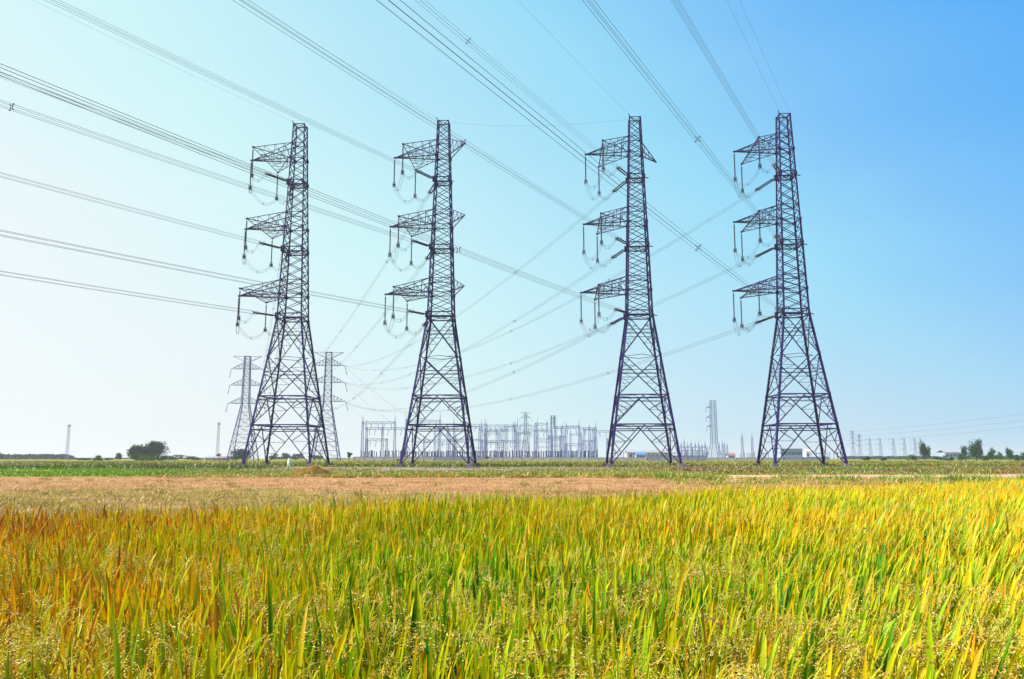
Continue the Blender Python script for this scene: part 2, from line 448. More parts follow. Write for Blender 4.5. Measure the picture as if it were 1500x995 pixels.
leaves, grains = Pile(), Pile()
def rice(sel, ntil, nseg, wscale, npan, ngr, gscale, kinds):
    x, y = hx[sel], hy[sel]; n = len(x)
    X = np.repeat(x, ntil); Y = np.repeat(y, ntil); RP = np.repeat(RIPE[sel], ntil); WD = np.repeat(WIND[sel], ntil)
    HS = 1 + .10 * np.repeat(HB[sel], ntil) + rng.normal(0, .05, n * ntil)
    N = n * ntil
    az = rng.uniform(0, 2 * math.pi, N); rr = .075 * np.sqrt(rng.uniform(0, 1, N))
    X = X + rr * np.cos(az); Y = Y + rr * np.sin(az)
    out = rng.uniform(.0, .16, N)
    for (zb, zv, L, Lv, ln, lv, cu, cv, dr, keep, w) in kinds:
        m = rng.uniform(0, 1, N) < keep
        k = m.sum()
        zz = (zb + rng.uniform(-zv, zv, k)) * HS[m]
        b = np.stack([X[m] + np.cos(az[m]) * out[m] * zz + WD[m] * zz * .5, Y[m] + np.sin(az[m]) * out[m] * zz, zz], 1)
        le = np.clip(ln + rng.normal(0, lv, k), .0, 1.5)
        A = az[m] + rng.normal(0, .7, k)
        # wind: add a push in +x to the lean vector
        lx, ly = np.sin(le) * np.cos(A) + WD[m], np.sin(le) * np.sin(A)
        A = np.arctan2(ly, lx); le = np.arcsin(np.clip(np.hypot(lx, ly), 0, .98))
        ripe = RP[m] + dr + rng.normal(0, .75, k)
        br = np.clip(rng.normal(1, .14, k), .6, 1.4)[:, None]
        V, Q, C = blades(b, A, (L + rng.uniform(-Lv, Lv, k)) * HS[m], w * wscale * rng.uniform(.7, 1.25, k), le,
                         np.clip(cu + rng.normal(0, cv, k), -.1, 2.2), pal(ripe - .55) * br, pal(ripe + .55 + rng.uniform(0, .8, k) ** 2) * br, nseg,
                         tip=.05 if nseg > 2 else .12, fold=nseg > 3)
        leaves.add(V, Q, C)
    # panicles: drooping sprays of grain
    if ngr:
        m = rng.uniform(0, 1, N) < npan * np.clip(1 + 2.0 * np.repeat(patch(x, y, 1.9, 2.6, 3), ntil), .05, 2.6); k = m.sum()
        ns = 5                                 # each panicle is five drooping strands with the grains strung along them
        zt = np.repeat(rng.uniform(.60, .80, k) * HS[m], ns); xm = np.repeat(X[m], ns); ym = np.repeat(Y[m], ns); wd = np.repeat(WD[m], ns)
        A = np.repeat(az[m] + rng.normal(0, .8, k), ns) + rng.normal(0, .42, k * ns)
        L = np.repeat(rng.uniform(.15, .22, k), ns) * rng.uniform(.65, 1.1, k * ns)
        lean0 = np.clip(np.repeat(rng.uniform(.2, .6, k), ns) + rng.normal(0, .12, k * ns), .05, 1); bend = np.repeat(rng.uniform(1.4, 2.3, k), ns) + rng.normal(0, .3, k * ns)
        kk = k * ns; ng = max(1, ngr // ns)
        u = rng.uniform(.25, 1, (kk, ng))
        S = 8; tt = np.linspace(0, 1, S); th = lean0[:, None] + bend[:, None] * tt
        PX = np.concatenate([np.zeros((kk, 1)), np.cumsum(np.sin(th[:, 1:]) * (L / (S - 1))[:, None], 1)], 1)
        PZ = np.concatenate([np.zeros((kk, 1)), np.cumsum(np.cos(th[:, 1:]) * (L / (S - 1))[:, None], 1)], 1)
        fi = u * (S - 1); i0 = np.minimum(fi.astype(int), S - 2); fr = fi - i0
        r_ = np.arange(kk)[:, None]
        rx = PX[r_, i0] * (1 - fr) + PX[r_, i0 + 1] * fr; rz = PZ[r_, i0] * (1 - fr) + PZ[r_, i0 + 1] * fr
        ang = lean0[:, None] + bend[:, None] * u
        j_ = .0016 * gscale
        gx_ = xm[:, None] + wd[:, None] * .35 + rx * np.cos(A)[:, None] + rng.normal(0, j_, (kk, ng))
        gy_ = ym[:, None] + rx * np.sin(A)[:, None] + rng.normal(0, j_, (kk, ng))
        gz_ = zt[:, None] + rz + rng.normal(0, j_, (kk, ng))
        D = np.stack([np.sin(ang) * np.cos(A)[:, None], np.sin(ang) * np.sin(A)[:, None], np.cos(ang)], -1) + rng.normal(0, .16, (kk, ng, 3))
        D /= np.linalg.norm(D, axis=-1, keepdims=True)
        P = np.stack([gx_, gy_, gz_], -1).reshape(-1, 3); D = D.reshape(-1, 3); G = len(P)
        U = np.cross(D, np.array([.3, .5, .81])); U /= np.linalg.norm(U, axis=1, keepdims=True); W = np.cross(D, U)
        gl = (.0050 * gscale * rng.uniform(.8, 1.2, G))[:, None]; gw = gl * .30
        vv = [P - D * gl, P + D * gl]
        for q in range(3):
            an = 2 * math.pi * q / 3
            vv.append(P + (U * math.cos(an) + W * math.sin(an)) * gw)
        V = np.stack(vv, 1)
        T = np.array([(0, 3, 2), (0, 4, 3), (0, 2, 4), (1, 2, 3), (1, 3, 4), (1, 4, 2)])
        Q = (np.arange(G) * 5)[:, None, None] + T[None]
        tone = np.repeat(np.clip(rng.normal(.40, .3, k), 0, 1), ns * ng)[:, None]
        tone = np.clip(tone + rng.normal(0, .18, (G, 1)), 0, 1)
        cg = np.array([.62, .48, .07]) * (1 - tone) + np.array([.42, .15, .035]) * tone
        pale = (rng.uniform(0, 1, (G, 1)) < .16); cg = np.where(pale, np.array([.84, .76, .34]), cg)
        grains.add(V.reshape(-1, 3), Q.reshape(-1, 3), np.repeat(cg, 5, 0), True)
        # the stalks of the strands
        bs = np.stack([xm + wd * .3, ym, zt - .02], 1)
        V, Q, C = blades(bs, A, L, np.full(kk, .0026 * max(1, gscale * .6)), lean0, bend, pal(np.full(kk, 2.3)), np.tile(np.array([.62, .50, .10]), (kk, 1)), 5 if gscale < 2 else 2, tip=.6)
        leaves.add(V, Q, C)

#         zb   zv   L    Lv  lean  lv  curve cv  dRipe keep width
near_k = [(.62, .09, .195, .065, .13, .12, .18, .22, .00, .85, .0205),
          (.46, .08, .28, .08, .26, .15, .45, .40, .15, .55, .0180),
          (.30, .08, .36, .08, .40, .18, .90, .45, .75, .75, .0115),
          (.16, .08, .38, .10, .30, .20, .70, .50, 2.3, .85, .0115)]
mid_k = [(.60, .08, .21, .06, .13, .11, .20, .22, .00, .82, .0190),
         (.44, .08, .34, .09, .28, .15, .50, .35, .30, .70, .0150),
         (.26, .10, .42, .08, .38, .18, .70, .45, 1.6, .80, .0130)]
far_k = [(.61, .07, .20, .07, .15, .12, .25, .22, .10, .90, .0180),
         (.40, .10, .42, .09, .30, .16, .50, .35, .55, .80, .0170)]
rice(hy < 5.2, 17, 5, 1.0, .27, 50, 1.35, near_k)
rice((hy >= 5.2) & (hy < 9.5), 14, 4, 1.0, .09, 25, 1.5, mid_k)
rice((hy >= 9.5) & (hy < 15), 11, 3, 1.0, .05, 5, 2.2, mid_k)
rice(hy >= 15, 11, 2, 1.0, .05, 5, 3.0, far_k)
rice_o = leaves.build('rice_crop', M['rice'])
tag(rice_o, 'ripening yellow green rice crop filling the foreground', 'rice', kind='stuff')
pan_o = grains.build('rice_panicle', M['grain'], rice_o)
tag(pan_o, kind='stuff')

# --- tall grass heads sticking out along the far edge of the rice
ed = Pile()
n = 110
ax = rng.uniform(-.72, .72, n)
yy = np.interp(ax, EA, EYm) + rng.uniform(-1.0, .3, n); xx = ax * yy
b = np.repeat(np.stack([xx, yy, np.full(n, .35)], 1), 3, 0) + rng.normal(0, .03, (n * 3, 3))
k = len(b)
V, Q, C = blades(b, rng.uniform(0, 6.28, k), rng.uniform(.35, .72, k), rng.uniform(.010, .020, k), rng.uniform(.0, .3, k), rng.uniform(0, .5, k),
                 np.tile(np.array([.14, .15, .03]), (k, 1)), np.tile(np.array([.26, .16, .05]), (k, 1)) * rng.uniform(.6, 1.5, (k, 1)), 3)
ed.add(V, Q, C)
tag(ed.build('edge_grass', M['straw']), 'dark stray grass stems poking up along the rice edge', 'grass', kind='stuff')

# ------------------------------------------------------------------ stubble, straw, verge grass, weeds
def scatter(n, xa, xb, ya, yb, dens=None):
    # even in depth seen from the road side: more points near the viewer
    y = ya * (yb / ya) ** rng.uniform(0, 1, n)
    x = rng.uniform(-1, 1, n) * (.72 * y + 2)
    m = (x > xa) & (x < xb)
    return x[m], y[m]

def tufts(pile, x, y, nb, hmin, hmax, w, spread, c_a, c_b, lean=.35, curve=.6, seg=2, z=0.04):
    n = len(x)
    X = np.repeat(x, nb) + rng.normal(0, spread, n * nb); Y = np.repeat(y, nb) + rng.normal(0, spread, n * nb)
    k = n * nb
    hh = np.repeat(rng.uniform(hmin, hmax, n), nb) * rng.uniform(.6, 1.15, k)
    mixv = np.clip(np.repeat(rng.uniform(0, 1, n), nb) + rng.normal(0, .2, k), 0, 1)[:, None]
    c = np.array(c_a) * (1 - mixv) + np.array(c_b) * mixv
    V, Q, C = blades(np.stack([X, Y, np.full(k, z)], 1), rng.uniform(0, 6.28, k), hh, w * rng.uniform(.6, 1.4, k),
                     np.abs(rng.normal(lean, .25, k)), np.abs(rng.normal(curve, .4, k)), c * .85, c * 1.1, seg)
    pile.add(V, Q, C)

st_ = Pile()
def behind_rice(x, y): return y > np.interp(x / y, EA, EYm) + .3
x, y = scatter(60000, -60, 40, 20, 64); m = behind_rice(x, y) & ~((x > 14) & (y > 58)); x, y = x[m], y[m]
q = patch(x, y, .22, .9, 3) + .5 * np.sin(y * 1.1 + 2 * np.sin(x * .12)) + rng.normal(0, .3, len(x))
for lo, hi, ca, cb_, hh in ((-9, -.25, (.50, .28, .14), (.38, .20, .09), .12), (-.25, .45, (.34, .17, .08), (.46, .27, .13), .16), (.45, 9, (.42, .30, .07), (.26, .19, .04), .22)):
    w_ = (q >= lo) & (q < hi)
    tufts(st_, x[w_], y[w_], 4, .05, hh, .018, .07, ca, cb_, .7, .4, 1)
x, y = scatter(16000, -40, 8, 9, 38); m = behind_rice(x, y) & (patch(x, y, .5, .8, 1) > -.25); x, y = x[m], y[m]
tufts(st_, x, y, 7, .12, .34, .016, .10, (.44, .31, .06), (.24, .23, .03), 1.0, .5, 2)
x, y = scatter(2600, -60, 25, 14, 63); m = behind_rice(x, y) & (patch(x, y, .9, 1.7, 4) > .25); x, y = x[m], y[m]
tufts(st_, x, y, 14, .08, .26, .016, .12, (.34, .36, .05), (.44, .30, .08), .5, .6, 2)
x, y = scatter(700, -60, 14, 14, 62); m = behind_rice(x, y + 0) & (patch(x, y, .6, 1.1, 9) > .1); x, y = x[m], y[m]
tufts(st_, x, y, 36, .10, .34, .022, .16, (.16, .19, .02), (.34, .22, .05), .7, .7, 2)
x, y = scatter(420, -60, 14, 16, 62); m = behind_rice(x, y) & (patch(x, y, .8, .9, 2) > 0); x, y = x[m], y[m]
tufts(st_, x, y, 26, .06, .18, .03, .22, (.10, .06, .02), (.22, .13, .04), 1.0, .6, 2)
# low broken windrows of cut straw
n_ = 5200
y0 = 25 * (62 / 25) ** (rng.integers(0, 13, n_) / 12.0); x0 = rng.uniform(-1, 1, n_) * (.70 * y0 + 2)
y = y0 + wob(x0, 4, .5) + rng.normal(0, .16, n_); m = behind_rice(x0, y) & (x0 < 16) & (patch(x0, y0, .25, .4, 1) > -.3)
tufts(st_, x0[m], y[m], 8, .10, .26, .018, .14, (.48, .34, .10), (.30, .20, .05), 1.1, .5, 2)
tag(st_.build('straw_stubble', M['straw']), 'cut pinkish straw stubble and loose straw behind the rice', 'stubble', kind='stuff')

gr_ = Pile()
x, y = scatter(18000, -100, 42, 64, 150); m = (y < 100 + wob(x, 2, 4)) | (x < -50); m &= (x < 14) | (y > 70); m &= ~((x < -40) & (patch(x, y, .12, .3, 2) < -.45)); x, y = x[m], y[m]
L_ = x < -30
tufts(gr_, x[L_], y[L_], 8, .15, .34, .05, .22, (.12, .24, .003), (.22, .27, .008))
tufts(gr_, x[~L_], y[~L_], 8, .08, .24, .05, .22, (.13, .19, .012), (.38, .25, .06))
x, y = scatter(900, -14, 16, 60, 68); tufts(gr_, x, y, 22, .20, .52, .05, .25, (.07, .17, .008), (.46, .29, .05), .5, .7)
x, y = scatter(700, -26, 12, 60, 66); tufts(gr_, x, y, 16, .16, .42, .05, .25, (.20, .22, .02), (.50, .30, .07), .6, .7)
x, y = scatter(2600, -50, 36, 90, 132); m = patch(x, y, .13, .22, 1) > .05; x, y = x[m], y[m]
tufts(gr_, x, y, 9, .12, .36, .07, .5, (.17, .22, .02), (.30, .22, .06))
x, y = scatter(2200, -130, -34, 104, 150); m = patch(x, y, .07, .16, 5) > -.05; x, y = x[m], y[m]
tufts(gr_, x, y, 12, .3, .75, .09, .6, (.04, .10, .012), (.10, .13, .02))
x, y = scatter(1500, -120, -24, 72, 110); m = patch(x, y, .11, .25, 7) > .35; x, y = x[m], y[m]
tufts(gr_, x, y, 10, .12, .3, .06, .4, (.24, .14, .05), (.30, .20, .06))
tag(gr_.build('verge_grass', M['straw']), 'bright green grass on the verge beyond the stubble', 'grass', kind='stuff')

we_ = Pile()
x, y = scatter(9500, 18, 130, 76, 140); m = patch(x, y, .15, .3, 6) > -.5; x, y = x[m], y[m]
q = patch(x, y, .10, .22, 4) + rng.normal(0, .2, len(x))
for lo, hi, ca, cb_ in ((-9, -.2, (.10, .22, .010), (.20, .24, .02)), (-.2, .3, (.24, .22, .03), (.26, .13, .05)), (.3, 9, (.22, .12, .06), (.16, .10, .08))):
    w_ = (q >= lo) & (q < hi)
    tufts(we_, x[w_], y[w_], 10, .15, .5, .07, .35, ca, cb_)
x, y = scatter(2600, 9, 60, 42, 62); m = behind_rice(x, y) & (y > 44 + wob(x, 3, 2)) & (patch(x, y, .5, .8, 2) > -.35); x, y = x[m], y[m]
tufts(we_, x, y, 16, .10, .26, .035, .20, (.15, .27, .015), (.48, .34, .07))
x, y = scatter(600, 10, 60, 46, 60); m = patch(x, y, .7, .9, 8) > .25; x, y = x[m], y[m]
tufts(we_, x, y, 40, .25, .6, .04, .3, (.10, .22, .012), (.30, .30, .03))
tag(we_.build('weeds', M['straw']), 'rough green and russet weeds on the right hand bank', 'weeds', kind='stuff')

fa_ = Pile()
x, y = scatter(14000, -330, 330, 132, 420); m = patch(x, y, .04, .09, 3) > -.6; x, y = x[m], y[m]
q = patch(x, y, .045, .07, 2) + .5 * np.sin(y * .11 + np.sin(x * .02)) + rng.normal(0, .25, len(x))
for lo, hi, ca, cb_, hh in ((-9, -.3, (.08, .14, .010), (.14, .18, .015), .7), (-.3, .3, (.20, .19, .018), (.24, .17, .04), .6), (.3, 9, (.28, .25, .02), (.19, .12, .05), .55)):
    w_ = (q >= lo) & (q < hi)
    tufts(fa_, x[w_], y[w_], 6, .25, hh, .14, .7, ca, cb_)
x, y = scatter(1500, -120, 30, 128, 180); m = patch(x, y, .1, .2, 9) > .1; x, y = x[m], y[m]
tufts(fa_, x, y, 8, .4, .9, .12, .6, (.10, .17, .02), (.16, .13, .05))
tag(fa_.build('far_crop', M['straw']), 'olive crop growing around and beyond the pylons', 'crop', kind='stuff')

# ------------------------------------------------------------------ the four big terminal pylons
YAW = R(-2.9)
TOW = [(-38.5, 142.0), (-12.3, 140.6), (21.85, 139.0), (47.9, 137.6)]
TN = ['leftmost', 'second from left', 'third from left', 'rightmost']
def hw(z): return float(np.interp(z, [0, 25.5, 61.5], [5.7, 2.1, .95]))
SG = [(-1, -1), (1, -1), (1, 1), (-1, 1)]
def cor(i, z): return Vector((SG[i][0] * hw(z), SG[i][1] * hw(z), z))
ARMS = [(54.9, 57.8, 8.8), (42.1, 44.8, 9.3), (29.9, 32.4, 9.9)]
STR_Z = [50.4, 38.0, 25.9]
LEVN = ['top', 'middle', 'bottom']

def pylon():
    root = empty('lattice_pylon', (0, 0, 0), YAW)
    for i in range(4):
        m = MB()
        sx, sy = SG[i]
        for z0, z1, w in ((0, 12, .36), (12, 25.5, .33), (25.5, 42, .27), (42, 61.5, .21)):
            m.bar(cor(i, z0), cor(i, z1), w, 'L', (-sx, 0, 0))
        for z in (7.0, 11.9, 18.7, 25.5, 29.9, 38, 42.1, 50.4, 54.9):   # gusset plates
            c = cor(i, z)
            m.box((c.x, c.y, c.z), (.42, .42, .5))
        m.build('leg', M['steel'], root)
        f = MB()
        c = cor(i, 0)
        f.box((c.x * 1.01, c.y * 1.01, .28), (1.3, 1.3, .64), .72)
        f.build('footing', M['concrete'], root)
    b = MB()
    def fpt(i, j, z, u):                      # point on the face i-j at height z, u from 0 (leg i) to 1 (leg j)
        return cor(i, z).lerp(cor(j, z), u)
    D, S, T = .15, .085, .065
    for i in range(4):
        j = (i + 1) % 4
        # two inverted V panels
        for z0, z1 in ((.35, 7.0), (7.0, 11.9)):
            top = fpt(i, j, z1 - .15, .5)
            for a, e in ((i, j), (j, i)):
                lo = cor(a, z0)
                b.bar(lo, top, D)
                # a second parallel brace a little outside, as on the real panels
                nf = 3
                prev = None
                for q in range(1, nf + 1):
                    u = q / (nf + .35)
                    pd = lo.lerp(top, u)
                    pl = cor(a, pd.z)
                    b.bar(pl, pd, T if q < nf else S)
                    lowleg = cor(a, z0 + (z1 - z0) * (u - .5 / nf))
                    b.bar(lo.lerp(top, max(u - .28, .05)), pl, T)
                    if q < nf: b.bar(pd, cor(a, min(z0 + (z1 - z0) * (u + .27), z1)), T)
                    if q == nf: b.bar(pd, fpt(a, e, z1, .27), T)
            b.bar(cor(i, z1), cor(j, z1), .20); b.bar(cor(i, z1 - .75) if z1 < 8 else cor(i, z1 - .5), fpt(i, j, z1 - .75 if z1 < 8 else z1 - .5, .5), S)
            b.bar(fpt(i, j, z1 - .75 if z1 < 8 else z1 - .5, .5), cor(j, z1 - .75 if z1 < 8 else z1 - .5), S)
        # two big X panels
        for z0, z1 in ((11.9, 18.7), (18.7, 25.5)):
            b.bar(cor(i, z0), cor(j, z1), D); b.bar(cor(j, z0), cor(i, z1), D)
            w0, w1 = hw(z0), hw(z1)
            zc_ = z0 + (z1 - z0) * w0 / (w0 + w1)
            for dz in (-.25, .35):
                b.bar(cor(i, zc_ + dz), cor(j, zc_ + dz), S)
            for a, e in ((i, j), (j, i)):
                for lo, hi in ((cor(a, z0), fpt(i, j, zc_, .5)), (cor(a, z1), fpt(i, j, zc_, .5))):
                    for u in (.33, .66):
                        pd = lo.lerp(hi, u)
                        pl = cor(a, pd.z)
                        b.bar(pl, pd, T)
                        b.bar(pd, cor(a, pd.z + (zc_ - lo.z) * .33), T)
        # upper body
        lv = [25.5, 26.4, 28.15, 29.9, 31.15, 32.4, 34.15, 35.9, 37.6, 38.4, 40.25, 42.1, 43.45, 44.8, 46.55, 48.3, 50.0, 50.8, 52.2, 53.5, 54.9, 56.35, 57.8, 59.65, 61.4]
        for z0, z1 in zip(lv[:-1], lv[1:]):
            if z1 - z0 < 1:
                for u in (0, .5):
                    b.bar(fpt(i, j, z0, u), fpt(i, j, z1, u + .25), T); b.bar(fpt(i, j, z1, u + .25), fpt(i, j, z0, u + .5), T)
            else:
                b.bar(cor(i, z0), cor(j, z1), .105); b.bar(cor(j, z0), cor(i, z1), .105)
        for z in (29.9, 32.4, 42.1, 44.8, 54.9, 57.8, 61.4):
            b.bar(cor(i, z), cor(j, z), .12)
    for z in (7.0, 11.9, 18.7):               # plan bracing
        pts = [fpt(i, (i + 1) % 4, z, .5) for i in range(4)]
        for i in range(4): b.bar(pts[i], pts[(i + 1) % 4], S)
    b.build('lattice_bracing', M['steel'], root)
    for z in (25.5, 37.6, 50.0):
        m = MB()
        dz = .9 if z < 30 else .8
        for i in range(4):
            j = (i + 1) % 4
            for q in (0, dz):
                m.bar(cor(i, z + q), cor(j, z + q), .19)
        m.bar(cor(0, z + .1), cor(2, z + .1), .10); m.bar(cor(1, z + .1), cor(3, z + .1), .10)
        for i in (0, 3):                      # string attachment plates
            c = cor(i, z + dz / 2)
            m.box((c.x - .15, c.y, c.z), (.5, .45, dz + .2))
        m.bar(cor(1, z) , cor(1, z) + Vector((.75, 0, -.1)), .14, 'box')
        m.build('platform', M['steel'], root)
    for zA, zT, L in ARMS:
        m = MB()
        A = Vector((-L, 0, zA)); xb = -(L - 2.7)
        B, C = Vector((xb, -6.4, zA)), Vector((xb, 6.4, zA))
        FL, BL, FT, BT = cor(0, zA), cor(3, zA), cor(0, zT), cor(3, zT)
        MW, SW, TW = .15, .085, .06
        for q in (FL, BL): m.bar(A, q, .19)
        for q in (FT, BT): m.bar(A, q, MW)
        m.bar(A + Vector((-.15, 0, 0)), A + Vector((1.6, 0, .06)), .26, 'box')
        nseg = 6
        for s_, lo, hi in ((0, FL, FT), (1, BL, BT)):
            for k in range(1, nseg):
                u = k / nseg
                m.bar(A.lerp(lo, u), A.lerp(hi, u), TW)
                m.bar(A.lerp(hi, u), A.lerp(lo, min(u + 1 / nseg, 1)), TW)
        for k in range(1, nseg):
            u = k / nseg
            m.bar(A.lerp(FL, u), A.lerp(BL, u), SW); m.bar(A.lerp(FT, u), A.lerp(BT, u), TW)
            if k < nseg - 1: m.bar(A.lerp(FL, u), A.lerp(BL, u + 1 / nseg), TW)
        # cross beam and its ties
        m.bar(B, C, .15); m.bar(B + Vector((.55, .9, .5)), C + Vector((.55, -.9, .5)), SW)
        for Q_, lo, hi in ((B, FL, FT), (C, BL, BT)):
            m.bar(Q_, lo, MW); m.bar(Q_, hi, .12)
            m.box(Q_, (.32, .32, .26))
            for u in (.28, .55, .78):
                m.bar(Q_.lerp(lo, u), Q_.lerp(hi, u), TW)
                m.bar(Q_.lerp(hi, u), Q_.lerp(lo, min(u + .24, 1)), TW)
                m.bar(Q_.lerp(lo, u), Vector((xb, Q_.y * (1 - u), zA)), TW)
            m.bar(Vector((xb, Q_.y * .45, zA)), A.lerp(lo, .72), SW)
        m.build('crossarm', M['steel'], root)
    t = MB()                                  # cap and earth wire horns
    for i in range(4): t.bar(cor(i, 61.4), cor((i + 1) % 4, 61.4), .16)
    t.bar(cor(0, 61.4), cor(2, 61.4), .10)
    t.bar(cor(0, 61.4), cor(0, 61.4) + Vector((-.2, -.3, .45)), .10, 'box')
    t.build('peak', M['steel'], root)
    return root

def horn(root, zA, zT, tip):
    m = MB()
    tip = Vector(tip)
    i = 1 if tip.y < 0 else 2
    a, c, e = cor(i, zA), cor(i, zT), cor(3 - i if False else (2 if i == 1 else 1), zA)
    for q, w in ((a, .16), (c, .12), (e, .12)): m.bar(tip, q, w)
    for u in (.25, .5, .75):
        m.bar(tip.lerp(a, u), tip.lerp(c, u), .07); m.bar(tip.lerp(c, u), tip.lerp(a, min(1, u + .25)), .06)
        m.bar(tip.lerp(a, u), tip.lerp(e, u), .06)
    m.build('side_arm', M['steel'], root)

p0 = pylon()
PY = []
for k, (x, y) in enumerate(TOW):
    o = p0 if k == 0 else copy_tree(p0)
    o.location = (x, y, 0)
    PY.append(o)
PG = 'row of four big lattice pylons'
tag(PY[0], 'leftmost of the four tall dark lattice pylons, nearest the round tree', 'pylon', PG)
tag(PY[1], 'second tall dark lattice pylon from the left, with small right side arms at three levels', 'pylon', PG)
tag(PY[2], 'third tall dark lattice pylon from the left, one small side arm slanting down right', 'pylon', PG)
tag(PY[3], 'rightmost of the four tall dark lattice pylons against the bluest sky', 'pylon', PG)
for (zA, zT, L) in ARMS:
    horn(PY[1], zA, zT, (4.7, -6.3, zA + .1))
horn(PY[2], ARMS[0][0], ARMS[0][1], (4.3, 4.6, ARMS[0][0]))

cy, sy_ = math.cos(YAW), math.sin(YAW)
def loc(k, v): return Vector((TOW[k][0] + cy * v[0] - sy_ * v[1], TOW[k][1] + sy_ * v[0] + cy * v[1], v[2]))

# --- hanging jumper strings
def hanging_string():
    root = empty('hanging_insulator', (0, 0, 0))
    m = MB()
    prof = [(0, .03), (.35, .03)]
    n = 26
    for q in range(n):
        t = .35 + q * (4.1 / n)
        prof += [(t, .07), (t + .02, .135), (t + .07, .115), (t + .085, .07)]
    prof += [(4.5, .03), (4.75, .03)]
    m.lathe((0, 0, 0), (0, 0, -1), prof, 8)
    m.build('insulator_discs', M['insul'], root)
    r = MB()
    r.ring((0, 0, -4.55), (0, 0, 1), .28, .028)
    r.bar((-.28, 0, -4.55), (.28, 0, -4.55), .04, 'box')
    r.build('grading_ring', M['insul'], root)
    c = MB()
    c.box((0, 0, -4.82), (.5, .12, .22)); c.box((0, 0, -5.1), (.16, .55, .4))
    for sx in (-.22, .22):
        for sz in (-4.9, -5.3): c.bar((sx, -.25, sz), (sx, .25, sz), .11, 'round')
        c.bar((sx, 0, -4.9), (sx, 0, -5.3), .07, 'box')
    c.build('clamp', M['insul'], root)
    return root
hs = hanging_string()
first = True
PW = ['outer tip', 'near end', 'far end']
for k in range(4):
    for j, (zA, zT, L) in enumerate(ARMS):
        for w, v in enumerate(((-L, 0, zA - .1), (-(L - 2.7), -6.4, zA - .1), (-(L - 2.7), 6.4, zA - .1))):
            o = hs if first else copy_tree(hs); first = False
            o.location = loc(k, v); o.rotation_euler = (0, 0, YAW)
            tag(o, f'insulator string hanging from the {PW[w]} of the {LEVN[j]} crossarm, {TN[k]} big pylon', 'insulator', 'hanging insulator strings under the crossarms')

# --- conductors
DF = Vector((-.5, -1, 0)).normalized()
SLOPE = {(1, 0): .062, (1, 1): .059, (1, 2): .060, (2, 0): .042, (2, 1): .038, (2, 2): .043, (3, 0): .058}
def front_pt(P, t, sl=.05):
    q = P + DF * t
    q.z = P.z - sl * t + .0001 * t * t
    return q
FAR2, FAR1 = (-112.6, 500.0), (-169.0, 520.0)
FARM = [(57.8, 9.8), (47.4, 10.2), (35.8, 11.0)]
BK = {0: (FAR1, 1, (4, 6, 8)), 1: (FAR2, -1, (3, 5, 10)), 2: (FAR2, 1, (9, 9, 10)), 3: (FAR2, 1, (14, 12, 11))}

def quad(P, d, half):
    side = Vector((d.y, -d.x, 0)).normalized()
    up = Vector((0, 0, 1))
    return [P + side * a + up * b for a, b in ((-half, -half), (half, -half), (half, half), (-half, half))]

def spacer_mb(P, d, big=1.0):
    m = MB()
    c = quad(P, d, .16 * big); o = quad(P, d, .33 * big)
    for i in range(4):
        m.bar(c[i], c[(i + 1) % 4], .06 * big, 'box'); m.bar(c[i], o[i], .07 * big, 'box')
        m.box(o[i], (.12 * big, .12 * big, .12 * big))
    return m

def tension_string(k, j, P, d, back):
    root = empty('tension_insulator', P)
    mat = M['glass'] if (back and k == 0) else M['insul']
    side = Vector((d.y, -d.x, 0)).normalized() * .26
    y0 = MB()
    y0.bar((0, 0, 0), d * .5, .09, 'box'); y0.bar(d * .5 - side * 1.2, d * .5 + side * 1.2, .14, 'box')
    y0.build('yoke_plate', M['insul'], root)
    for s_ in (-1, 1):
        m = MB()
        prof = [(0, .03)]
        n = 28
        for q in range(n):
            t = .08 + q * (4.3 / n)
            prof += [(t, .05), (t + .02, .125), (t + .08, .11), (t + .095, .05)]
        prof += [(4.5, .03)]
        m.lathe(side * s_ + d * .5, d, prof, 8)
        m.build('insulator_discs', mat, root)
    e = MB()
    e.bar(d * 5.0 - side * 1.5, d * 5.0 + side * 1.5, .16, 'box')
    c = quad(d * 5.55, d, .225)
    for q in c: e.bar(d * 5.0, q, .08, 'box')
    e.ring(d * 4.75 + side, d, .30, .03); e.ring(d * 4.75 - side, d, .30, .03)
    e.build('end_fitting', M['insul'], root)
    where = 'rear' if back else 'front'
    tag(root, f'twin {"green" if mat is M["glass"] else "dark"} {where} insulators at the {LEVN[j]} platform, {TN[k]} big pylon', 'insulator', 'tension insulators at the pylon platforms')

def cable(m, pts, r): m.tube(pts, r, 4)

def bundle(P, fn, ts_, spac, label, group, r, half=.225):
    root = empty('conductor_bundle', fn(ts_[0]))
    o0 = root.location.copy()
    pts = [fn(t) for t in ts_]
    for c in range(4):
        m = MB()
        line = []
        for i, q in enumerate(pts):
            d = pts[min(i + 1, len(pts) - 1)] - pts[max(i - 1, 0)]
            line.append(quad(q, d, half)[c] - o0)
        cable(m, line, r)
        m.build('conductor', M['wire'], root)
    for t in spac:
        q = fn(t); d = fn(t + .5) - fn(t - .5)
        spacer_mb(q - o0, d, .82).build('spacer', M['insul'], root)
    tag(root, label, 'power line', group)

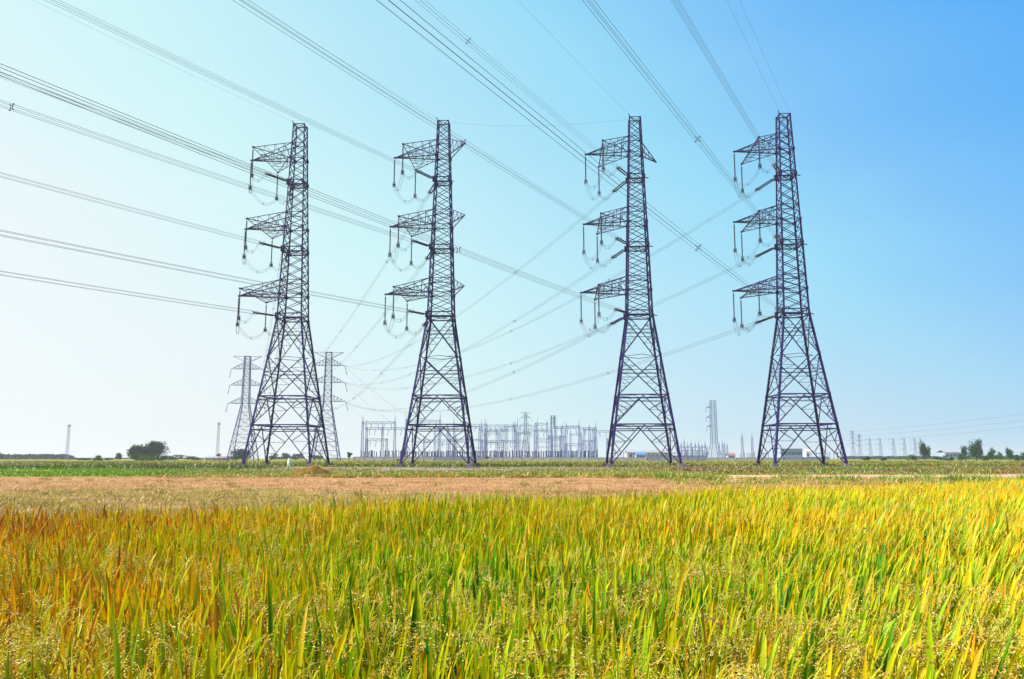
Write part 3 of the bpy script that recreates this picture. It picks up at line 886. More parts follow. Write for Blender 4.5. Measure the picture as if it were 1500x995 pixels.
for k in range(4):
    for j, z in enumerate(STR_Z):
        h_ = hw(z)
        Pf, Pb = loc(k, (-h_ - .2, -h_, z)), loc(k, (-h_ - .2, h_, z))
        df = Vector((DF.x, DF.y, -.05)).normalized()
        tension_string(k, j, Pf, df, False)
        sp0 = (56.5 if k != 3 else 58.0)
        if k == 1: sp0 = 73.5 if j == 1 else 86.0
        if k == 3 and j == 0: sp0 = 96.0
        bundle(Pf, lambda t, P=Pf, sl=SLOPE.get((k, j), .05): front_pt(P, t, sl), [5.6 + 5.4 * q for q in range(0, 45)], [sp0, sp0 + 62, sp0 + 124],
               f'wire bundle over the field to the {LEVN[j]} front insulators, {TN[k]} big pylon', 'front line bundles of the big pylons', .0185)
        far, side, sags = BK[k]
        zz, xx_ = FARM[j]
        Q = Vector((far[0] + side * xx_, far[1] - .5, zz - .3))
        sag = sags[j]
        def bpt(u, P=Pb, Q=Q, s=sag):
            q = P.lerp(Q, u); q.z -= 4 * s * u * (1 - u); return q
        db = (bpt(.004) - Pb).normalized()
        tension_string(k, j, Pb, db, True)
        Lb = (Q - Pb).length
        bundle(Pb, lambda t, f_=bpt, L_=Lb: f_(t / L_), [5.6 + (Lb - 6) * q / 40 for q in range(41)], [60 + 62 * q for q in range(5)],
               f'wire bundle sagging away behind the {TN[k]} big pylon from its {LEVN[j]} platform', 'rear line bundles of the big pylons', .016)
        # jumper loop: front yoke - near string - outer string - far string - rear yoke
        zA, zT, L = ARMS[j]
        hz = zA - .1 - 5.1
        stops = [Pf + df * 5.5, loc(k, (-(L - 2.7), -6.4, hz)), loc(k, (-L, 0, hz)), loc(k, (-(L - 2.7), 6.4, hz)), Pb + db * 5.5]
        root = empty('jumper_cable', stops[0])
        for c in range(2):
            for c2 in range(2):
                m = MB(); line = []
                for a in range(4):
                    p_, q_ = stops[a], stops[a + 1]
                    sg = (1.1, 1.9, 1.9, 1.1)[a]
                    sd = Vector((q_ - p_).cross(Vector((0, 0, 1)))).normalized()
                    for s_ in range(0 if a == 0 else 1, 11):
                        u = s_ / 10
                        r_ = p_.lerp(q_, u); r_.z -= 4 * sg * u * (1 - u)
                        line.append(r_ + sd * ((c - .5) * .42) + Vector((0, 0, (c2 - .5) * .38)) - stops[0])
                cable(m, line, .013)
                m.build('conductor', M['wire'], root)
        for a in (0, 1, 2, 3):
            p_, q_ = stops[a], stops[a + 1]
            sg = (1.1, 1.9, 1.9, 1.1)[a]
            r_ = p_.lerp(q_, .5); r_.z -= sg
            spacer_mb(r_ - stops[0], q_ - p_, .45).build('spacer', M['insul'], root)
        tag(root, f'slack jumper wires looping under the {LEVN[j]} crossarm of the {TN[k]} big pylon', 'jumper cable', 'jumper loops under the crossarms')

def single_wire(pts, r, label, group, name='earth_wire'):
    m = MB(); p_ = Vector(pts[0])
    m.tube([Vector(q) - p_ for q in pts], r, 4)
    o = m.build(name, M['wire']); o.location = p_
    tag(o, label, 'wire', group)
for k in range(4):
    for q in ((0, 1) if k == 3 else (0,)):
        P = loc(k, (-.8 + 1.6 * q, -.9, 61.6))
        single_wire([front_pt(P, 6 * t) for t in range(38)], .011, f'thin {"left hand " if k == 3 and q == 0 else "right hand " if k == 3 else ""}earth wire rising overhead from the peak, {TN[k]} big pylon', 'earth wires')
a_, b_ = loc(1, (.9, 0, 61.4)), loc(2, (-.9, 0, 61.4))
pp = []
for i in range(25):
    u = i / 24; q = a_.lerp(b_, u); q.z -= 4 * 1.0 * u * (1 - u); pp.append(q)
single_wire(pp, .012, 'thin slack wire strung between the peaks of the two middle pylons', 'earth wires')

# ------------------------------------------------------------------ far double sided pylons
def double_pylon(mat, scale_m=1.0):
    root = empty('double_sided_pylon', (0, 0, 0))
    def w(z): return float(np.interp(z, [0, 35, 66], [8.2, 2.3, 1.7]))
    def c(i, z): return Vector((SG[i][0] * w(z), SG[i][1] * w(z), z))
    lv = [0, 6, 11.5, 16.5, 21.5, 26, 30.5, 35.8, 39, 43, 47.4, 51, 54.5, 57.8, 60, 62, 66]
    for i in range(4):
        m = MB(); m.bar(c(i, 0), c(i, 35), .42 * scale_m); m.bar(c(i, 35), c(i, 66), .34 * scale_m)
        m.build('leg', mat, root)
    b = MB()
    for i in range(4):
        j = (i + 1) % 4
        for n_, (z0, z1) in enumerate(zip(lv[:-1], lv[1:])):
            if n_ < 2:
                t = (c(i, z1) + c(j, z1)) / 2
                b.bar(c(i, z0), t, .2 * scale_m); b.bar(c(j, z0), t, .2 * scale_m)
                b.bar(c(i, z0).lerp(t, .5), c(i, (z0 + z1) / 2), .13 * scale_m); b.bar(c(j, z0).lerp(t, .5), c(j, (z0 + z1) / 2), .13 * scale_m)
            else:
                b.bar(c(i, z0), c(j, z1), .18 * scale_m); b.bar(c(j, z0), c(i, z1), .18 * scale_m)
            b.bar(c(i, z1), c(j, z1), .18 * scale_m)
    b.build('lattice_bracing', mat, root)
    for zz, L in FARM:
        for s_ in (-1, 1):
            m = MB()
            tip = Vector((s_ * L, 0, zz)); il = (0, 3) if s_ < 0 else (1, 2)
            for i in il:
                m.bar(tip, c(i, zz), .2 * scale_m); m.bar(tip, c(i, zz + 4.2), .2 * scale_m)
                for u in (.3, .55, .8):
                    m.bar(tip.lerp(c(i, zz), u), tip.lerp(c(i, zz + 4.2), u), .13 * scale_m)
                    m.bar(tip.lerp(c(i, zz + 4.2), u), tip.lerp(c(i, zz), min(1, u + .22)), .12 * scale_m)
            m.build('crossarm', mat, root)
            s2 = MB()
            s2.lathe((tip.x, tip.y, tip.z), (.25 * s_, .35, -1), [(0, .08), (.4, .16), (5, .16), (5.6, .3), (5.9, .1)], 6)
            s2.build('insulator', M['porcelain'], root)
    t = MB()
    for y_ in (-1, 1):
        t.bar((-9, 0, 66), (9, 0, 66), .22 * scale_m)
        for s_ in (-1, 1):
            t.bar((s_ * 9, 0, 66), c((0 if s_ < 0 else 1) if y_ < 0 else (3 if s_ < 0 else 2), 62.5), .2 * scale_m)
            for u in (.25, .5, .75):
                t.bar((s_ * 9 * u + s_ * .5, 0, 66), Vector((s_ * 9, 0, 66)).lerp(c(0 if s_ < 0 else 1, 62.5), 1 - u * .9), .12 * scale_m)
    t.build('top_beam', mat, root)
    return root
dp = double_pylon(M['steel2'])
FG = 'far double sided pylons'
dp.location = (FAR2[0], FAR2[1], 0); dp.rotation_euler = (0, 0, R(6))
tag(dp, 'blue grey double sided pylon seen just right of the leftmost big pylon', 'pylon', FG)
o = copy_tree(dp); o.location = (FAR1[0], FAR1[1], 0)
tag(o, 'blue grey double sided pylon standing left of the leftmost big pylon', 'pylon', FG)
o = copy_tree(dp); x_, y_, _ = at(770, 830); o.location = (x_, y_, 0); o.scale = (.58, .58, .72)
tag(o, 'pale T topped pylon rising from the middle of the substation', 'pylon', FG)
for px, top, lab in ((1250.8, 631, 'faint narrow pylon just right of the rightmost big pylon'), (1260.5, 636, 'faint shorter pylon beside the narrow one right of the rightmost big pylon')):
    o = copy_tree(dp); x_, y_, _ = at(px, 1000)
    s_ = zat(top, 1000) / 66
    o.location = (x_, y_, 0); o.scale = (.36, .36, s_)
    tag(o, lab, 'pylon', FG)

def slim(root_mb, H_, w0, w1, w=.3, n=9):
    cs = lambda i, z: Vector((SG[i][0] * (w0 + (w1 - w0) * z / H_), SG[i][1] * (w0 + (w1 - w0) * z / H_), z))
    for i in range(4):
        root_mb.bar(cs(i, 0), cs(i, H_), w, 'box')
        for q in range(n):
            z0, z1 = H_ * q / n, H_ * (q + 1) / n
            root_mb.bar(cs(i, z0), cs((i + 1) % 4, z1), w * .6, 'box')
            root_mb.bar(cs(i, z1), cs((i + 1) % 4, z1), w * .6, 'box')
def hook_pylon():
    root = empty('single_sided_pylon', (0, 0, 0))
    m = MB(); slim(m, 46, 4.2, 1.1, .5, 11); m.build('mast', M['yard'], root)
    for z, L in ((44, 12), (33, 13), (22, 13)):
        m = MB()
        m.bar((-L, 0, z), (0, -1.4, z), .4, 'box'); m.bar((-L, 0, z), (0, 1.4, z), .4, 'box'); m.bar((-L, 0, z), (0, 0, z + 2.5), .35, 'box')
        for u in (.4, .7): m.bar((-L * (1 - u), 0, z), (-L * (1 - u), 0, z + 2.5 * u), .25, 'box')
        m.build('crossarm', M['yard'], root)
        m = MB(); m.lathe((-L, 0, z), (0, 0, -1), [(0, .15), (5, .22), (5.6, .5), (6, .2)], 5); m.build('insulator', M['porcelain'], root)
    return root
hp = hook_pylon()
ORD = ['first', 'second', 'third', 'fourth', 'fifth']
for i, px in enumerate((1276, 1291, 1310.5, 1326.5, 1342)):
    o = hp if i == 0 else copy_tree(hp)
    Y = 1500 + 20 * i
    x_, y_, _ = at(px, Y)
    o.location = (x_, y_, 0); s_ = zat(642.5, Y) / 46
    o.scale = (s_ * .85, s_, s_)
    tag(o, f'{ORD[i]} from left of five faint hooked pylons on the right horizon', 'pylon', 'row of faint hooked pylons')

def straight_pylon(Ht):
    root = empty('straight_pylon', (0, 0, 0))
    def c(i, z): w = float(np.interp(z, [0, 14, Ht], [5.2, 2.3, 2.0])); return Vector((SG[i][0] * w, SG[i][1] * w, z))
    for i in range(4):
        m = MB(); m.bar(c(i, 0), c(i, 14), .32, 'box'); m.bar(c(i, 14), c(i, Ht), .28, 'box'); m.build('leg', M['steel2'], root)
    b = MB(); lv = [0, 5, 10, 14] + [14 + (Ht - 14) * q / 12 for q in range(1, 13)]
    for i in range(4):
        for z0, z1 in zip(lv[:-1], lv[1:]):
            b.bar(c(i, z0), c((i + 1) % 4, z1), .12, 'box'); b.bar(c((i + 1) % 4, z0), c(i, z1), .12, 'box'); b.bar(c(i, z1), c((i + 1) % 4, z1), .12, 'box')
    b.build('lattice_bracing', M['steel2'], root)
    for z in (Ht - 6, Ht - 14, Ht - 22):
        m = MB(); t = (-6.2, 0, z)
        for i in (0, 3): m.bar(t, c(i, z), .28, 'box'); m.bar(t, c(i, z + 1.6), .25, 'box')
        m.build('crossarm', M['steel2'], root)
        m = MB(); m.lathe(t, (0, 0, -1), [(0, .12), (3, .2), (3.5, .35), (3.7, .1)], 5); m.build('insulator', M['porcelain'], root)
    return root
x_, y_, _ = at(1047, 690)
o = straight_pylon(zat(587, 690)); o.location = (x_, y_, 0); o.rotation_euler = (0, 0, R(8))
tag(o, 'tall straight blue grey pylon with short left arms between the two right hand big pylons', 'pylon')

# slim radio masts on the left horizon
def radio_mast():
    root = empty('radio_mast', (0, 0, 0))
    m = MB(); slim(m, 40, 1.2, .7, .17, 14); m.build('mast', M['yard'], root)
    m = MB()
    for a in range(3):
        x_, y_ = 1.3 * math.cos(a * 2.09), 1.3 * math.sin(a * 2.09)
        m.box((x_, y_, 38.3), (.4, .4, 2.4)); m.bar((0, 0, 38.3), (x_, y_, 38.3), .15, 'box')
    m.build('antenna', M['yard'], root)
    return root
rm = radio_mast()
for i, (px, top, lab) in enumerate(((97.5, 622, 'slim radio mast above the tree line at far left'), (318, 619, 'slim radio mast left of the double sided pylon'))):
    o = rm if i == 0 else copy_tree(rm)
    x_, y_, _ = at(px, 900); o.location = (x_, y_, 0); s_ = zat(top, 900) / 40; o.scale = (1.1, 1.1, s_)
    tag(o, lab, 'mast', 'slim radio masts')

# ------------------------------------------------------------------ the substation
def mast_mb(m, x, zt, spike, w=1.0, t=.16):
    """lattice column of a gantry, local x"""
    n = max(5, int(zt / 1.7))
    cs = lambda i, z: Vector((x + SG[i][0] * w * (.62 - .25 * z / zt), SG[i][1] * w * (.62 - .25 * z / zt), z))
    for i in range(4):
        m.bar(cs(i, 0), cs(i, zt), t, 'box')
        for q in range(n):
            z0, z1 = zt * q / n, zt * (q + 1) / n
            m.bar(cs(i, z0), cs((i + 1) % 4, z1), t * .6, 'box')
    if spike > zt:
        m.bar((x, 0, zt - .5), (x, 0, zt + (spike - zt) * .55), t * 1.8, 'box'); m.bar((x, 0, zt), (x, 0, spike), t * .9, 'box')

def beam_mb(m, x0, x1, z, d=1.1, t=.14):
    n = max(3, int((x1 - x0) / 1.8))
    for yy_ in (-.5, .5):
        for dz in (-d / 2, d / 2): m.bar((x0, yy_, z + dz), (x1, yy_, z + dz), t, 'box')
        for q in range(n):
            a, b_ = x0 + (x1 - x0) * q / n, x0 + (x1 - x0) * (q + 1) / n
            m.bar((a, yy_, z - d / 2 if q % 2 else z + d / 2), (b_, yy_, z + d / 2 if q % 2 else z - d / 2), t * .6, 'box')
    for q in range(n + 1):
        a = x0 + (x1 - x0) * q / n
        m.bar((a, -.5, z - d / 2), (a, .5, z - d / 2), t * .6, 'box')

# (Y, columns [(px, spike px y)], beams [(px0, px1, px y)], label)
GAN = [
 (560, [(530, 608), (577.6, 606.5)], [(530, 577.6, 619.5)], 'leftmost steel gantry of the substation with two spiked posts'),
 (572, [(536, 616), (559.3, 618), (593.3, 605.5)], [(536, 593.3, 628)], 'low three post gantry behind the leftmost spiked one'),
 (551, [(537, 640), (566, 642)], [(537, 566, 644.5)], 'small busbar portal under the leftmost gantry'),
 (586, [(594.5, 612), (644, 603.5)], [(594.5, 644, 617)], 'gantry seen through the legs of the second big pylon'),
 (560, [(621, 640), (664, 613)], [(621, 664, 646)], 'stepped gantry low behind the second big pylon'),
 (590, [(664.8, 616), (710.3, 611.5)], [(664.8, 710.3, 623)], 'gantry whose left post hides behind the second big pylon'),
 (565, [(702, 621), (742.5, 620)], [(702, 742.5, 630)], 'gantry right of the second big pylon above the small lone tree'),
 (600, [(713, 617.5), (752, 617.5), (758, 611)], [(713, 758, 624)], 'three post gantry with a pair of close posts near the T topped pylon'),
 (555, [(706, 640), (736, 641), (770, 642)], [(706, 770, 646.5)], 'low long busbar portal left of the T topped pylon'),
 (580, [(784.5, 619), (802, 615.5)], [(764, 802, 630), (784.5, 802, 621.5)], 'gantry with two beam heights right of the T topped pylon'),
 (610, [(808.3, 609), (812.9, 609)], [(806, 815, 610.5), (806, 815, 614.5), (806, 815, 620)], 'tall twin legged steel tower in the middle of the substation'),
 (560, [(822.4, 624), (828, 618)], [(802, 828, 640.5)], 'gantry with a low beam right of the twin legged tower'),
 (590, [(815, 622), (849, 614.5)], [(815, 849, 626.5)], 'gantry whose right post is the tall spike near the right end'),
 (570, [(864, 621), (873.5, 616.5)], [(851, 873.5, 628)], 'gantry at the right end of the dense yard'),
 (552, [(829, 648), (864, 649)], [(829, 864, 651.5)], 'low busbar portal at the right end of the yard'),
 (640, [(890, 642), (872, 640)], [(873, 893, 632)], 'pale gantry touching the left side of the third big pylon'),
]
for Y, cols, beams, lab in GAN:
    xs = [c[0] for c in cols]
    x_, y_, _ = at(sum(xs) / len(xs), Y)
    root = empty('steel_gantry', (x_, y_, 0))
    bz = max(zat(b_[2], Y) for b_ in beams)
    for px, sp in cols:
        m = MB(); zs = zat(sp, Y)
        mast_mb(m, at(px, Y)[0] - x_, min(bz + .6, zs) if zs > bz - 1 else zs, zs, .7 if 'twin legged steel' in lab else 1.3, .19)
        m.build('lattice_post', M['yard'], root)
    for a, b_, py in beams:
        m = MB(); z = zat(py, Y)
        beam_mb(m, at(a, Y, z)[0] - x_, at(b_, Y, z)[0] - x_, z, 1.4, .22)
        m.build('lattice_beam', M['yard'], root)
        nI = max(1, int((b_ - a) / 9))
        for q in range(nI):
            s_ = MB(); xx_ = at(a + (b_ - a) * (q + .5) / nI, Y, z)[0] - x_
            s_.lathe((xx_, 0, z - .6), (.15 * (-1) ** q, -.3, -1), [(0, .08), (.3, .17), (3.6, .17), (4.0, .3), (4.2, .08)], 5)
            s_.build('insulator', M['porcelain'], root)
    tag(root, lab, 'gantry', 'steel gantries of the substation')

rr_ = random.Random(4)
px = 640.0
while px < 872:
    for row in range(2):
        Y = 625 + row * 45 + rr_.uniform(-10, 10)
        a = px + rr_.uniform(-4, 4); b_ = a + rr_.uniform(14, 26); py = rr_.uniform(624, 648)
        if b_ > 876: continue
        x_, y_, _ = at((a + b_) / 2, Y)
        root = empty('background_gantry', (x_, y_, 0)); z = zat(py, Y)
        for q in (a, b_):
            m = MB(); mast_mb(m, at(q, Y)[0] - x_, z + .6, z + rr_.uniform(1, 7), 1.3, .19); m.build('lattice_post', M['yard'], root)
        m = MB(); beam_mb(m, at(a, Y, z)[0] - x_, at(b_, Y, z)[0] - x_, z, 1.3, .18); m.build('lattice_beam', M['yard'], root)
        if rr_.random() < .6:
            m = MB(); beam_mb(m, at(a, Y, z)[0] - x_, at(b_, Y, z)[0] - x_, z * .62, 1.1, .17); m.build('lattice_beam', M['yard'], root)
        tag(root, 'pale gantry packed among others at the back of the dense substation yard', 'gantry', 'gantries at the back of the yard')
    px += 24

# slender masts of the far yard between the two right hand pylons
fm = None
xsM = [998.5, 1003, 1008, 1013, 1019, 1024, 1029, 1033.5, 1054, 1059, 1062, 1066]
hsM = [646, 641, 647, 644, 646, 645, 648, 646, 647, 645, 646, 648]
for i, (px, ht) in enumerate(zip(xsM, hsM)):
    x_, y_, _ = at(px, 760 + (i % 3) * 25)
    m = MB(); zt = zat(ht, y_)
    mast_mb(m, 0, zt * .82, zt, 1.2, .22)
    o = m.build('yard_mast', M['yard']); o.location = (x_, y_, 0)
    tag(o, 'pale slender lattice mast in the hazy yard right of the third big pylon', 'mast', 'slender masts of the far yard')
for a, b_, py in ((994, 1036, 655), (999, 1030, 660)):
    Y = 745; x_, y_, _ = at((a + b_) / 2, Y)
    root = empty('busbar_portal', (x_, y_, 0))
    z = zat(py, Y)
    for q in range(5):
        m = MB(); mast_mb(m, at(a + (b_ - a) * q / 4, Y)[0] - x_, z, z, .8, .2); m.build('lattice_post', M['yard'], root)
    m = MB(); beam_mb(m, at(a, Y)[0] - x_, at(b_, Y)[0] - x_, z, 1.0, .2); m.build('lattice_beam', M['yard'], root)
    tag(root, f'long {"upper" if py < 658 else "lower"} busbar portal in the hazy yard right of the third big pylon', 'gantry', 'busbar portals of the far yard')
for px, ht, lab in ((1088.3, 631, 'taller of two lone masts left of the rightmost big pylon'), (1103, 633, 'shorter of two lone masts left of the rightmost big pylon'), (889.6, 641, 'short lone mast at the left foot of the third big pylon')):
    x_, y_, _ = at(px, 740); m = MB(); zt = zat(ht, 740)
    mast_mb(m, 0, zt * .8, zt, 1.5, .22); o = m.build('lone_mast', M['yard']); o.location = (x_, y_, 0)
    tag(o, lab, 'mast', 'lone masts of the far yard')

# rows of dark post insulators and switch gear
def post_ins(kind):
    m = MB()
    if kind == 0:
        m.bar((0, 0, 0), (0, 0, 2.6), .32, 'box')
        m.lathe((0, 0, 2.6), (0, 0, 1), [(0, .16)] + [q for n_ in range(7) for q in ((.1 + n_ * .45, .17), (.2 + n_ * .45, .33), (.35 + n_ * .45, .18))] + [(3.4, .3), (3.6, .12)], 6)
    elif kind == 1:
        for s_ in (-.9, .9):
            m.bar((s_, 0, 0), (s_, 0, 2.8), .3, 'box')
            m.lathe((s_, 0, 2.8), (0, 0, 1), [(0, .17)] + [q for n_ in range(6) for q in ((.1 + n_ * .45, .17), (.2 + n_ * .45, .33), (.35 + n_ * .45, .18))] + [(2.9, .25)], 6)
        m.bar((-1.6, 0, 5.75), (1.6, 0, 5.75), .18, 'box'); m.bar((-1, 0, 2.8), (1, 0, 2.8), .25, 'box')
    else:
        m.bar((0, 0, 0), (0, 0, 2.2), .5, 'box'); m.box((0, 0, 2.7), (.9, .9, 1.0))
        m.lathe((0, 0, 3.2), (0, 0, 1), [(0, .3), (.3, .42), (2.4, .34), (2.6, .55), (3.0, .5), (3.1, .1)], 7)
    return m
names = ['post_insulator', 'disconnect_switch', 'instrument_transformer']
labs = ['thin dark post insulator in the low rows along the substation yard', 'twin post disconnect switch in the low rows along the substation yard', 'stout capped instrument transformer in the low rows along the substation yard']
grp = ['post insulators of the yard', 'disconnect switches of the yard', 'instrument transformers of the yard']
proto = [None] * 3
def place_gear(kind, x, y, s=1.0):
    if proto[kind] is None:
        o = post_ins(kind).build(names[kind], M['porcelain']); proto[kind] = o
    else:
        o = proto[kind].copy(); col.objects.link(o)
    o.location = (x, y, 0); o.scale = (s, s, s)
    tag(o, labs[kind], ['insulator', 'switch', 'transformer'][kind], grp[kind])
for Y, a, b_, step in ((548, 529, 880, 4.2), (566, 531, 880, 5.6), (586, 600, 870, 8.0)):
    px = a
    while px < b_:
        q = random.random()
        kind = 0 if q < .55 else (1 if q < .8 else 2)
        x_, y_, _ = at(px + random.uniform(-.7, .7), Y)
        if not (875 < px < 900): place_gear(kind, x_, y_, random.uniform(.92, 1.12))
        px += step * random.uniform(.75, 1.25)
for Y, a, b_, step in ((700, 905, 1036, 4.2), (700, 1085, 1130, 5.0), (700, 1183, 1235, 7.0)):
    px = a
    while px < b_:
        q = random.random()
        kind = 0 if q < .6 else (1 if q < .85 else 2)
        x_, y_, _ = at(px, Y); place_gear(kind, x_, y_, random.uniform(.9, 1.1)); px += step * random.uniform(.75, 1.25)

# boundary walls
def wall(a, b_, Y, h_, mat, lab, pil=6.0):
    x0, x1 = at(a, Y)[0], at(b_, Y)[0]
    root = empty('boundary_wall', ((x0 + x1) / 2, Y, 0))
    L = x1 - x0
    m = MB(); m.box((0, 0, h_ / 2), (L, .3, h_)); m.build('wall_panel', mat, root)
    m = MB(); m.box((0, 0, h_ + .07), (L + .1, .44, .14)); m.build('coping', mat, root)
    m = MB()
    n = int(L / pil)
    for q in range(n + 1): m.box((-L / 2 + .2 + (L - .4) * q / max(n, 1), -.22, h_ / 2 - .02), (.4, .14, h_ - .06))
    m.build('pilaster', mat, root)
    tag(root, lab, 'wall', 'boundary walls of the substation')
wall(517, 634, 520, 2.3, M['wall_pink'], 'long pale pink wall left of and behind the second big pylon')
wall(634.5, 706, 520, 2.4, M['wall_grey'], 'purple grey wall behind the right legs of the second big pylon')
wall(706.5, 946, 530, 1.9, M['wall_pink'], 'long low pale wall between the second and third big pylons')
wall(946.5, 1036, 500, 2.9, M['wall_grey'], 'purple grey wall behind the right legs of the third big pylon')
wall(1036.5, 1146, 560, 1.8, M['wall_pink'], 'low pale wall between the third and the rightmost big pylon')
wall(1146.5, 1215, 560, 2.2, M['wall_grey'], 'grey wall below the big striped hall')

# buildings
def house(name, px0, px1, Y, eave, ridge, depth, wm, rm_, lab, door=True, nwin=3, flat=False):
    x0, x1 = at(px0, Y)[0], at(px1, Y)[0]; L = x1 - x0
    root = empty(name, ((x0 + x1) / 2, Y, 0))
    m = MB(); m.box((0, depth / 2, eave / 2), (L, depth, eave)); m.build('wall', wm, root)
    m = MB(); e = .5
    v = [(-L / 2 - e, -e, eave - .1), (L / 2 + e, -e, eave - .1), (L / 2 + e, depth / 2, ridge), (-L / 2 - e, depth / 2, ridge), (-L / 2 - e, depth + e, eave - .1), (L / 2 + e, depth + e, eave - .1)]
    v2 = [(a, b_, c + .18) for a, b_, c in v]
    m.add(v + v2, [(0, 1, 7, 6), (1, 2, 8, 7), (2, 5, 11, 8), (5, 4, 10, 11), (4, 3, 9, 10), (3, 0, 6, 9), (6, 7, 8, 9), (9, 8, 11, 10), (3, 2, 1, 0), (4, 5, 2, 3)])
    m.build('roof', rm_, root)
    for q in range(nwin):
        m = MB(); m.box((-L / 2 + L * (q + .7) / (nwin + .4), -.03, eave * .58), (min(1.6, L / (nwin * 2)), .08, eave * .3)); m.build('window', M['dark'], root)
    if door:
        m = MB(); m.box((L / 2 - L * .12, -.04, 1.05), (min(1.4, L * .1), .09, 2.1)); m.build('door', M['dark'], root)
    tag(root, lab, 'building')
house('control_building', 932, 945, 660, zat(666, 660), zat(662.5, 660), 8, M['hall'], M['roof_blue'], 'blue roofed control building behind the legs of the third big pylon')
house('long_shed', 919, 981, 780, zat(663, 780), zat(659.3, 780), 12, M['cream'], M['roof_grey'], 'long low grey roofed shed seen through the third big pylon', nwin=9)
house('pump_house', 1067, 1077, 600, zat(667.5, 600), zat(664, 600), 6, M['hall'], M['roof_red'], 'small dark purple roofed house right of the tall pale pylon', nwin=2)
house('switch_hall', 1144, 1176, 680, zat(657.5, 680), zat(654.5, 680), 22, M['hall'], M['roof_grey'], 'tall blue grey striped hall behind the rightmost big pylon', nwin=12)
house('warehouse', 1385, 1408, 760, zat(663, 760), zat(659.3, 760), 14, M['hall'], M['roof_grey'], 'pale low warehouse among trees at the far right', nwin=4)
house('white_shed', 1181, 1187, 640, zat(661, 640), zat(658.5, 640), 6, M['white'], M['white'], 'small white block right of the striped hall', nwin=1, door=False)
house('farm_house', 300, 316, 560, zat(671, 560), zat(668.8, 560), 7, M['cream'], M['roof_grey'], 'low grey roofed farm house at left beside the double sided pylon', nwin=2)
house('farm_shed', 318, 331, 545, zat(671.3, 545), zat(669, 545), 7, M['hall'], M['roof_red'], 'low dark roofed farm shed touching the trees left of the leftmost big pylon', nwin=2)

# ------------------------------------------------------------------ thin lines near the substation
def span(a, b_, sag, n=24):
    a, b_ = Vector(a), Vector(b_); out = []
    for i in range(n + 1):
        u = i / n; q = a.lerp(b_, u); q.z -= 4 * sag * u * (1 - u); out.append(q)
    return out
for j, (px, py, Y) in enumerate(((593, 607, 572), (577, 620, 560), (559, 629, 572))):
    z = zat(py, Y)
    single_wire(span((FAR2[0] + FARM[j][1], FAR2[1], FARM[j][0]), at(px, Y, z), 1.5 + j * .5), .045, f'line dropping from the {LEVN[j]} right arm of the far pylon to the left gantries', 'drop lines to the substation', 'drop_line')
for j, (py0, py1) in enumerate(((633, 597.5), (639, 609), (646, 620.5))):
    a, b_ = at(1240, 1000, zat(py0, 1000)), at(1640, 620, zat((597.5, 609, 620.5)[j] - 12, 620))
    single_wire(span(a, b_, 3.0), .07, f'{["highest", "middle", "lowest"][j]} of three faint lines crossing the far right sky', 'faint lines at the far right', 'power_line')

